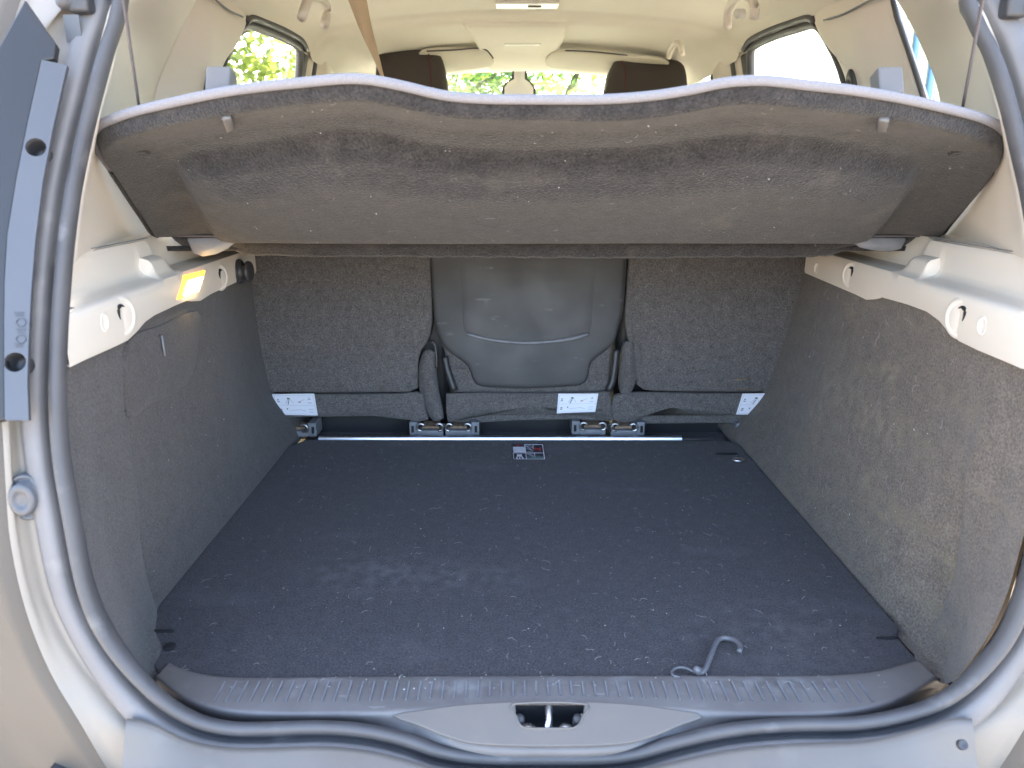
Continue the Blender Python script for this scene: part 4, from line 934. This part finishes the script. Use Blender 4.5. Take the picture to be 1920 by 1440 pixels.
# right seat
rs3 = empty('rear_seat', (0.36, 0.98, -0.03)); tag(rs3, 'right rear seat, brownish grey carpeted back by the dusty wall', 'seat', 'rear seats')
RBK = [(1194, 330), (1580, 330), (1560, 730), (1440, 734), (1320, 734), (1240, 733), (1202, 729), (1194, 718), (1196, 690), (1203, 670), (1198, 655), (1186, 632), (1182, 600), (1184, 540), (1188, 480)]
pad('backrest', crv([st_(*p) for p in RBK], 90, True), SN, 0.006, M['seat'], rs3, 8, 0.012, 0.05)
pad('backrest_edge', crv([st_(*p, -0.004) for p in [(1186, 330), (1206, 330), (1196, 480), (1192, 540), (1190, 600), (1194, 632), (1205, 655), (1212, 690), (1205, 725), (1186, 700), (1190, 668), (1179, 640), (1173, 600), (1176, 540), (1180, 480)]], 60, True), SN, 0.001, M['seat'], rs3, 4, 0.006, 0.03)
RFL = [(1172, 737), (1200, 735), (1320, 737), (1480, 737), (1480, 786), (1400, 778), (1200, 779), (1172, 793), (1150, 787), (1146, 765), (1152, 742)]
pad('lower_flap', [st_(*p, 0.004) for p in RFL], SN, 0.005, M['seat'], rs3, 5, 0.008, 0.02)
pad('flap_hem', [st_(*p, -0.008) for p in [(1160, 792), (1200, 777), (1320, 776), (1450, 778), (1450, 794), (1320, 793), (1210, 794)]], SN, 0.001, M['seat'], rs3, 3, 0.004, 0.02)
pad('side_bolster', crv([st_(*p, 0.0) for p in [(1172, 645), (1180, 640), (1190, 660), (1193, 690), (1190, 720), (1180, 740), (1165, 738), (1163, 700), (1166, 665)]], 40, True), SN, 0.010, M['seat'], rs3, 5, 0.008, 0.03)
seat_label(rs3, [(1392, 738), (1470, 737), (1462, 778), (1380, 777)], 0.0145)
tube('rubbed_mark', [st_(1376, 712, 0.0135), st_(1405, 711, 0.0135)], 0.0016, M['rust'], rs3, 5); tube('rubbed_mark', [st_(1380, 729, 0.0115), st_(1406, 729, 0.0115)], 0.0014, M['rust'], rs3, 5)
seat_base(rs3, 0.22, 0.62); foot(rs3, 1168, 804, False); foot(rs3, 1415, 806, True)
# things glimpsed through the gaps between the seats
for e in (rs1, rs2, rs3): reparent_keep(e)

# ================================================================== FRONT SEATS
def front_seat(P, red, label, tx, zb):
    c = [at(p[0], p[1], Y=1.80) for p in P]; cc = sum(c, V((0, 0, 0))) / len(c)
    root = empty('front_seat', (cc.x, 1.9, -0.35)); tag(root, label, 'seat', 'front seats')
    hr = pad('headrest', crv(c, 60, True), (0, -1, 0.1), 0.012, M['seatfab'], root, 6, 0.022, 0.09)
    tube('piping', crv([at(p[0], p[1], Y=1.782) for p in red], 14), 0.0022, M['red'], root, 5)
    for d in (-0.06, 0.06): tube('headrest_post', [V((cc.x + d, 1.84, 0.74)), V((cc.x + d, 1.86, 0.62))], 0.006, M['steel'], root, 8)
    B = [V((cc.x + x, 1.84 + 0.1 * (0.66 - z), z)) for (x, z) in [(-0.22, 0.0), (-0.24, 0.3), (-0.22, 0.58), (-0.14, 0.66), (0.14, 0.66), (0.22, 0.58), (0.24, 0.3), (0.22, 0.0)]]
    pad('backrest', crv(B, 50, True), (0, -1, 0.1), 0.02, M['seatfab'], root, 6, 0.03, 0.12)
    box('cushion', (cc.x, 2.12, -0.06), (0.48, 0.48, 0.16), M['seatfab'], root, 0.05); box('seat_rail', (cc.x, 2.1, -0.25), (0.40, 0.45, 0.24), M['darkplast'], root, 0.02)
    reparent_keep(root)
front_seat([(704, 225), (704, 150), (708, 105), (716, 97), (760, 94), (805, 94), (822, 100), (832, 120), (838, 165), (838, 225)], [(803, 97), (806, 120), (809, 150), (810, 185)], 'dark brown front seat left of the mirror, its headrest behind the belt', 0, 0)
front_seat([(1134, 225), (1138, 160), (1146, 125), (1160, 112), (1200, 108), (1255, 110), (1278, 118), (1286, 135), (1289, 170), (1290, 225)], [(1166, 114), (1171, 130), (1172, 155), (1168, 185)], 'dark brown front seat right of the mirror with red stitched headrest', 0, 0)

# ================================================================== SEAT BELT from the roof
sb = empty('seat_belt', (-0.30, 1.0, 0.98)); tag(sb, 'beige seat belt hanging from the headliner at the left', 'seat belt')
a_ = crv([at(p[0], p[1], Y=y) for p, y in (((642, -30), 1.05), ((672, 50), 1.10), ((700, 110), 1.14), ((716, 150), 1.17), ((735, 210), 1.20))], 30)
b_ = crv([at(p[0], p[1], Y=y) for p, y in (((682, -30), 1.07), ((697, 50), 1.12), ((712, 110), 1.15), ((722, 150), 1.175), ((741, 210), 1.205))], 30)
obj('webbing', a_ + b_, grid_faces(30, 2), M['belt'], sb, solid=0.0014)
box('roof_outlet', at(660, -40, Y=1.06) + V((0, 0.0, 0.006)), (0.09, 0.05, 0.012), M['beige'], sb, 0.004)
reparent_keep(sb)

# ================================================================== PARCEL SHELF
sh = empty('parcel_shelf', (0, 0.44, 0.48)); tag(sh, 'dark felt parcel shelf tilted up on cords across the boot', 'parcel shelf')
HP = V((0, 0.440, 0.4955)); SD = V((0, -0.305, 0.1355)).normalized(); SNn = V((1, 0, 0)).cross(SD).normalized()
if SNn.z > 0: SNn = -SNn                     # points down, towards the camera
def shp(px, py):
    p = atp(px, py, HP, SNn); return (p.x, (p - HP).dot(SD))
def S3(a_, b_, h_=0.0): return HP + V((a_, 0, 0)) + SD * b_ + SNn * h_
OUT = [(297, 441), (285, 436), (268, 410), (240, 368), (208, 318), (184, 284), (172, 262), (172, 252), (180, 241), (200, 229), (250, 211), (330, 192), (420, 174), (500, 163), (570, 156), (620, 151), (660, 149), (700, 152), (760, 164), (810, 176), (850, 183), (910, 187), (970, 188), (1110, 188), (1180, 185), (1240, 179), (1300, 169), (1340, 160), (1380, 154), (1440, 153), (1520, 162), (1600, 171), (1700, 188), (1800, 211), (1850, 226), (1880, 243), (1893, 262), (1893, 275), (1882, 296), (1850, 335), (1812, 380), (1780, 420), (1768, 436), (1755, 441)]
oc = [shp(*p) for p in OUT]
ocd = crv([V((x, y, 0)) for x, y in oc], 500)
xl, xr = oc[0][0], oc[-1][0]
def bmax(a_):
    best = 0.0
    for p, q in zip(ocd, ocd[1:]):
        if (p.x - a_) * (q.x - a_) <= 0 and p.x != q.x:
            best = max(best, p.y + (q.y - p.y) * (a_ - p.x) / (q.x - p.x))
    return best
xmin = min(p.x for p in ocd); xmax = max(p.x for p in ocd)
ZN = [(330, 318), (342, 292), (400, 281), (480, 270), (560, 256), (640, 247), (720, 253), (800, 272), (880, 281), (960, 284), (1100, 281), (1200, 277), (1290, 266), (1380, 254), (1450, 254), (1560, 264), (1660, 285), (1718, 300), (1728, 318), (1712, 350), (1680, 392), (1640, 434), (1600, 441), (480, 441), (400, 436), (362, 380)]
zn = [(p.x, p.y) for p in crv([V((*shp(*q), 0)) for q in ZN], 90, True)]
def sdist(x, y, P):
    d = 1e9
    for i in range(len(P)):
        (x1, y1), (x2, y2) = P[i - 1], P[i]; dx, dy = x2 - x1, y2 - y1; l2 = dx * dx + dy * dy
        t = 0 if l2 == 0 else max(0, min(1, ((x - x1) * dx + (y - y1) * dy) / l2)); d = min(d, math.hypot(x - x1 - t * dx, y - y1 - t * dy))
    return d if inside(x, y, P) else -d
ocl = [(p.x, p.y) for p in ocd[::8]] + [(ocd[-1].x, ocd[-1].y)]
def sdist_open(x, y, P):
    d = 1e9
    for (x1, y1), (x2, y2) in zip(P, P[1:]):
        dx, dy = x2 - x1, y2 - y1; l2 = dx * dx + dy * dy
        t = 0 if l2 == 0 else max(0, min(1, ((x - x1) * dx + (y - y1) * dy) / l2)); d = min(d, (x - x1 - t * dx) ** 2 + (y - y1 - t * dy) ** 2)
    return math.sqrt(d)
NU, NV = 300, 60
def shelf_h(x, y):
    d = sdist(x, y, zn); h_ = 0.020 * sstep(-0.002, 0.022, d) + 0.016 * sstep(0.0, 0.08, d)
    e = abs(sdist_open(x, y, ocl))
    h_ += -0.004 * (1 - sstep(0.0, 0.012, e)) + 0.016 * sstep(0.0, 0.012, e) * max(0.0, 1 - max(0.0, e - 0.012) / 0.058) ** 1.2
    h_ *= sstep(-0.012, 0.045, y)
    return h_ + 0.0010 * math.sin(9 * x + 3) * math.sin(11 * y) + 0.0006 * math.sin(31 * x + 7 * y) * math.sin(23 * y + 2)
v = []
for j in range(NV):
    for i in range(NU):
        q = i / (NU - 1); q = 0.5 - 0.5 * math.cos(math.pi * q) if False else q
        # finer columns near the slanted ends
        qq = q + 0.10 * math.sin(2 * math.pi * q) * -0.9 / 1.2
        a_ = xmin + 0.0005 + (xmax - xmin - 0.001) * qq; t = j / (NV - 1); b_ = bmax(a_) * t
        v.append(S3(a_, b_, shelf_h(a_, b_)))
under = flipto(obj('underside', v, grid_faces(NU, NV), M['felt'], sh), SNn)
v2 = [p - SNn * (0.0035 + (p - HP).dot(SNn)) for p in v]
top = flipto(obj('top_cover', v2, grid_faces(NU, NV), M['shelftop'], sh), -SNn)
edge = [S3(p.x, p.y, -0.001) for p in ocd[::4]]
k0 = [i for i, p in enumerate(ocd[::4])]
vv, ff = tube_data(edge, [0.0030 + 0.0022 * sstep(0.14, 0.28, p.y) for p in ocd[::4]], 10)
obj('rolled_edge', vv, ff, M['shelftop'], sh)
# thin dark band where the felt wraps round the slanted ends
for sl in (ocd[:70], ocd[-70:]):
    tube('end_binding', [S3(p.x, p.y, 0.001) for p in sl[::3]], 0.0040, M['felt'], sh, 8)
# hinge flap hanging below the fold
fa_ = [(318, 441), (345, 441), (500, 441), (800, 442), (1160, 442), (1500, 441), (1690, 441), (1735, 441)]
fb_ = [(330, 452), (352, 470), (455, 474), (800, 482), (1160, 484), (1500, 480), (1650, 466), (1728, 450)]
fA = crv([at(p[0], p[1] - 2, Y=0.440) for p in fa_], 120); fB = crv([at(p[0], p[1], Y=0.454) for p in [(322, 441), (335, 455), (360, 466), (440, 466), (462, 477), (640, 480), (800, 481), (1160, 483), (1400, 481), (1540, 480), (1585, 468), (1620, 462), (1690, 462), (1722, 450), (1738, 441)]], 120)
mid = [p.lerp(q, 0.45) + V((0, -0.006, 0)) for p, q in zip(fA, fB)]
random.seed(11)
fB = [p + V((0, 0, random.uniform(-0.0012, 0.0012))) for p in fB]
v_, f_ = loft([fA, mid, fB], 120, 10)
flap = obj('hinge_flap', v_, f_, M['felt'], sh, solid=0.003)
tube('fold_line', [p + V((0, -0.008, 0.001)) for p in crv([at(x, 443, Y=0.438) for x in (322, 600, 1000, 1400, 1728)], 60)], 0.0018, M['cord'], sh, 6)
v_, f_ = loft([[V((x, 0.446, 0.475)) for x in (-0.675, 0, 0.675)], [V((x, 0.50, 0.470)) for x in (-0.675, 0, 0.675)], [V((x, 0.955, 0.480)) for x in (-0.675, 0, 0.675)]], 20, 8)
obj('front_board', v_, f_, M['felt'], sh, solid=0.008)
# moulded dimples and cord clips
for (px, py) in ((268, 282), (1793, 283)):
    a_, b_ = shp(px, py); lathe('moulded_dimple', S3(a_, b_, shelf_h(a_, b_)), SNn, [(0.010, -0.002), (0.008, 0.002), (0.004, 0.001), (0.0004, 0.0005)], M['felt'], sh, 16)
for s, bxp, tab in ((-1, (410, 171), [(418, 192), (434, 190), (441, 214), (427, 218)]), (1, (1669, 172), [(1646, 195), (1665, 196), (1659, 218), (1640, 217)])):
    a_, b_ = shp(bxp[0], bxp[1] + 16)
    rot = V((0, 0, 1)).rotation_difference(-SNn).to_matrix()
    o = box('cord_clip', S3(a_, b_ - 0.004, -0.020), (0.026, 0.020, 0.030), M['clip'], sh, 0.002, rot)
    hh = max(shelf_h(*shp(*p)) for p in tab) + 0.003; q = [S3(shp(*p)[0], shp(*p)[1], hh) for p in tab]
    pad('clip_tongue', q, SNn, 0.0008, M['clip'], sh, 3, 0.003, 0.004)
for P in ([((262, 207), 0.13), ((246, 100), 0.07), ((232, 0), 0.02), ((222, -70), -0.05), ((150, -600), -0.42)], [((1804, 207), 0.13), ((1824, 100), 0.07), ((1842, 0), 0.02), ((1855, -70), -0.05), ((1940, -600), -0.42)]):
    tube('tether_cord', crv([at(p[0], p[1], Y=y) for p, y in P], 30), 0.0017, M['cord'], sh, 6)
reparent_keep(sh)

# ================================================================== ELASTIC HOOK on the floor
hk = empty('elastic_hook', (0.24, 0.02, 0.0)); tag(hk, 'small grey plastic hook with a cord loop lying by the sill', 'hook')
P = [(1386, 1222), (1388, 1212), (1380, 1202), (1366, 1197), (1352, 1197), (1344, 1203), (1338, 1216), (1330, 1236), (1322, 1255), (1312, 1261), (1303, 1258)]
tube('hook', crv([at(p[0], p[1], Z=0.007 if i > 2 else 0.009) for i, p in enumerate(P)], 50), 0.0034, M['hookp'], hk, 10)
tube('hook_barb', [at(1310, 1259, Z=0.008), at(1303, 1251, Z=0.014)], [0.006, 0.003], M['hookp'], hk, 8)
tube('cord_loop', crv([at(p[0], p[1], Z=0.006) for p in [(1305, 1262), (1296, 1257), (1284, 1252), (1270, 1252), (1260, 1258), (1262, 1266), (1275, 1270)]], 40), 0.0016, M['hookp'], hk, 6)
reparent_keep(hk)

# ================================================================== LINT AND CRUMBS
def strands(name, parent, gen, n, ln=(0.004, 0.014), wd=0.00035, m_=None):
    v, f = [], []
    for _ in range(n):
        P, T1, T2, N_ = gen(); ang = random.uniform(0, 2 * math.pi); l_ = random.uniform(*ln) * random.choice((0.6, 1, 1, 1.6)); bend = random.uniform(-2.2, 2.2)
        ns = 5; k = len(v); p = V(P); lift = random.uniform(0.0003, 0.0012)
        for i in range(ns + 1):
            d = T1 * math.cos(ang) + T2 * math.sin(ang); nn = (T1 * -math.sin(ang) + T2 * math.cos(ang)) * wd * random.uniform(0.7, 1.2)
            hgt = N_ * (lift + 0.0012 * math.sin(math.pi * i / ns))
            v += [p + nn + hgt, p - nn + hgt + N_ * 0.0002]; p = p + d * (l_ / ns); ang += bend / ns
        for i in range(ns): f.append((k + 2 * i, k + 2 * i + 1, k + 2 * i + 3, k + 2 * i + 2))
    o = obj(name, v, f, m_ or M['lint'], parent); tag(o, kind='stuff'); return o
def crumbs(name, parent, gen, n, sz=(0.0005, 0.0016), m_=None):
    v, f = [], []
    for _ in range(n):
        P, T1, T2, N_ = gen(); r = random.uniform(*sz) * random.choice((0.6, 0.8, 1, 1.0, 1.7)); k = len(v); e = random.uniform(0.6, 1.8); th = random.uniform(0, 6.28)
        a_ = (T1 * math.cos(th) + T2 * math.sin(th)); b_ = (T2 * math.cos(th) - T1 * math.sin(th))
        v += [P + a_ * r * e, P + b_ * r, P - a_ * r * e * 0.8, P - b_ * r * 0.9, P + N_ * r * 0.9, P - N_ * r * 0.3]
        f += [(k, k + 1, k + 4), (k + 1, k + 2, k + 4), (k + 2, k + 3, k + 4), (k + 3, k, k + 4), (k + 1, k, k + 5), (k + 2, k + 1, k + 5), (k + 3, k + 2, k + 5), (k, k + 3, k + 5)]
    o = obj(name, v, f, m_ or M['crumb'], parent, smooth=False); tag(o, kind='stuff'); return o
random.seed(21)
X_, Y_, Z_ = V((1, 0, 0)), V((0, 1, 0)), V((0, 0, 1))
def gen_floor(): return V((random.uniform(-0.51, 0.45), random.uniform(0.01, 0.83), 0.001)), X_, Y_, Z_
def gen_floor_back(): return V((random.uniform(-0.5, 0.45), random.uniform(0.6, 0.84), 0.001)), X_, Y_, Z_
strands('lint', fl, gen_floor, 420, (0.004, 0.012), 0.00025); crumbs('crumbs', fl, gen_floor, 1100, (0.00025, 0.00062)); crumbs('crumbs', fl, gen_floor_back, 60, (0.0004, 0.0009))
def gen_shelf():
    a_ = random.uniform(-0.52, 0.55); b_ = random.uniform(0.01, 0.95) * bmax(a_); return S3(a_, b_, shelf_h(a_, b_) + 0.0005), X_, SD, SNn
def gen_fold():
    a_ = random.uniform(-0.6, 0.66); return S3(a_, random.uniform(-0.001, 0.012), 0.011), X_, SD, SNn
strands('lint', sh, gen_shelf, 60, (0.003, 0.009), 0.0002); crumbs('crumbs', sh, gen_shelf, 130, (0.0003, 0.0009)); crumbs('crumbs', sh, gen_fold, 90, (0.0004, 0.0010))
def gen_rwall():
    Y = random.uniform(0.14, 0.84); z = random.uniform(0.02, 0.40); return V((wallX(1, Y, z) - 0.001, Y, z)), Y_, Z_, V((-1, 0, 0))
def gen_lwall():
    Y = random.uniform(0.14, 0.84); z = random.uniform(0.02, 0.38); return V((wallX(-1, Y, z) + 0.001, Y, z)), Y_, Z_, V((1, 0, 0))
strands('lint', carpets[1], gen_rwall, 260, (0.005, 0.020), 0.00022); crumbs('crumbs', carpets[1], gen_rwall, 60, (0.0004, 0.001))
crumbs('crumbs', carpets[-1], gen_lwall, 45, (0.0004, 0.001))
def gen_well(): return V((random.uniform(-0.45, 0.42), random.uniform(0.862, 0.90), -0.030)), X_, Y_, Z_
def gen_sill(): return V((random.uniform(-0.40, 0.40), random.uniform(-0.035, -0.003), 0.0062)), X_, Y_, Z_
crumbs('crumbs', sill, gen_sill, 60, (0.0004, 0.001)); strands('lint', sill, gen_sill, 24, (0.003, 0.010))
for e in (fl,): reparent_keep(e)
# floor of the gap behind the board
gapf = box('rear_footwell', (0, 0.95, -0.045), (1.1, 0.19, 0.02), M['floor'], car)
crumbs('crumbs', gapf, gen_well, 90, (0.0006, 0.002))
# fuzz along the pale rolled edge of the shelf
def gen_fuzz():
    p = random.choice(ocd[60:440]); return S3(p.x, p.y, -0.003) + V((0, 0, 0.002)), X_, V((0, -0.3, 0.95)), V((0, -1, 0))
strands('edge_fuzz', sh, gen_fuzz, 700, (0.0008, 0.0018), 0.00010, M['shelftop'])
for o in sh.children:
    if o.matrix_parent_inverse == o.matrix_parent_inverse.Identity(4): o.matrix_parent_inverse = sh.matrix_world.inverted()

# ================================================================== OUTSIDE THE WINDOWS
def tree(name, loc, h, cr, nleaf, m_, label, seed):
    random.seed(seed); root = empty(name, loc); tag(root, label, 'tree')
    L0 = V(loc); top_ = L0 + V((0, 0, h * 0.62))
    v, f = tube_data(crv([L0, L0 + V((0.05, 0.03, h * 0.25)), L0 + V((-0.04, 0.06, h * 0.45)), top_], 12), [0.16 - 0.10 * i / 11 for i in range(12)], 9)
    tr = obj('trunk', v, f, M['bark'], root)
    cl = []
    for k in range(16):
        th = random.uniform(0, 6.28); ph = random.uniform(-0.7, 0.9); r = cr * random.uniform(0.45, 0.95)
        cl.append((L0 + V((math.cos(th) * r, math.sin(th) * r, h * 0.62 + ph * cr * 0.95)), cr * random.uniform(0.28, 0.5)))
    for k in range(7):
        c_, r_ = cl[k]; st = L0 + V((0, 0, h * random.uniform(0.3, 0.55)))
        vv_, ff_ = tube_data(crv([st, st.lerp(c_, 0.5) + V((0, 0, 0.1)), c_], 8), [0.06 - 0.045 * i / 7 for i in range(8)], 6); obj('limb', vv_, ff_, M['bark'], root)
    v, f = [], []
    for _ in range(nleaf):
        c_, r_ = random.choice(cl); d = V((random.gauss(0, 1), random.gauss(0, 1), random.gauss(0, 1))).normalized(); p = c_ + d * r_ * random.uniform(0.35, 1.05) ** 0.6
        a_ = V((random.gauss(0, 1), random.gauss(0, 1), random.gauss(0, 0.6))).normalized(); b_ = a_.cross(V((random.gauss(0, 1), random.gauss(0, 1), random.gauss(0, 1)))).normalized()
        s_ = random.uniform(0.04, 0.085); k = len(v)
        v += [p - a_ * s_, p + b_ * s_ * 0.45, p + a_ * s_, p - b_ * s_ * 0.45]; f.append((k, k + 1, k + 2, k + 3))
    obj('crown', v, f, m_, root, smooth=False); reparent_keep(root)
tree('leafy_tree', (-3.6, 5.6, GZ), 3.6, 1.7, 9000, M['leafy'], 'sunlit yellow green tree filling the left rear door window', 1)
tree('leafy_tree', (-5.2, 8.2, GZ), 4.4, 2.1, 9000, M['leaf'], 'darker green tree behind the yellow green one at left', 2)
tree('leafy_tree', (-0.9, 10.5, GZ), 3.9, 1.8, 9000, M['leaf'], 'green tree seen through the windscreen left of the mirror', 3)
tree('leafy_tree', (0.6, 10.4, GZ), 3.9, 1.9, 9000, M['leafy'], 'bright green tree seen through the windscreen right of the mirror', 4)
tree('leafy_tree', (-2.6, 13.5, GZ), 5.0, 2.4, 8000, M['leaf'], 'tall tree far behind the windscreen at the left edge', 5)
# white building on the right
wb = empty('white_building', (5.0, 10.6, GZ)); tag(wb, 'white rendered building glaring through the right rear door window', 'building')
box('wall', (5.0, 10.6, GZ + 2.6), (3.4, 10.0, 5.2), M['plaster'], wb); box('roof', (5.0, 10.6, GZ + 5.3), (3.8, 10.4, 0.16), M['plaster'], wb)
o = box('window', (3.29, 13.5, GZ + 2.5), (0.05, 1.1, 1.2), M['palesheet'], wb); box('sill', (3.26, 13.5, GZ + 1.86), (0.16, 1.3, 0.06), M['plaster'], o)
tube('drain_pipe', [V((3.22, 7.4, GZ)), V((3.22, 7.4, GZ + 5.2))], 0.06, M['white'], wb, 10)
tube('drain_branch', [V((3.20, 7.4, GZ + 2.2)), V((3.20, 7.9, GZ + 2.22))], 0.04, M['white'], wb, 8)
reparent_keep(wb)
# striped blue sheet fence
fn = empty('sheet_fence', (2.6, 3.85, GZ)); tag(fn, 'blue and pale striped sheet fence seen in the narrow right quarter window', 'fence')
for k in range(26):
    y = 2.4 + k * 0.115
    box('sheet', (2.6 + 0.012 * (k % 2), y, GZ + 1.15), (0.02, 0.11, 2.3), M['bluesheet' if k % 2 else 'palesheet'], fn)
    box('sheet_edge', (2.590, y + 0.0575, GZ + 1.15), (0.008, 0.012, 2.3), M['palesheet'], fn)
for z in (0.4, 1.9): box('rail', (2.72, 3.85, GZ + z), (0.05, 3.1, 0.06), M['steel'], fn)
reparent_keep(fn)
reparent_keep(car)
bpy.context.view_layer.update()
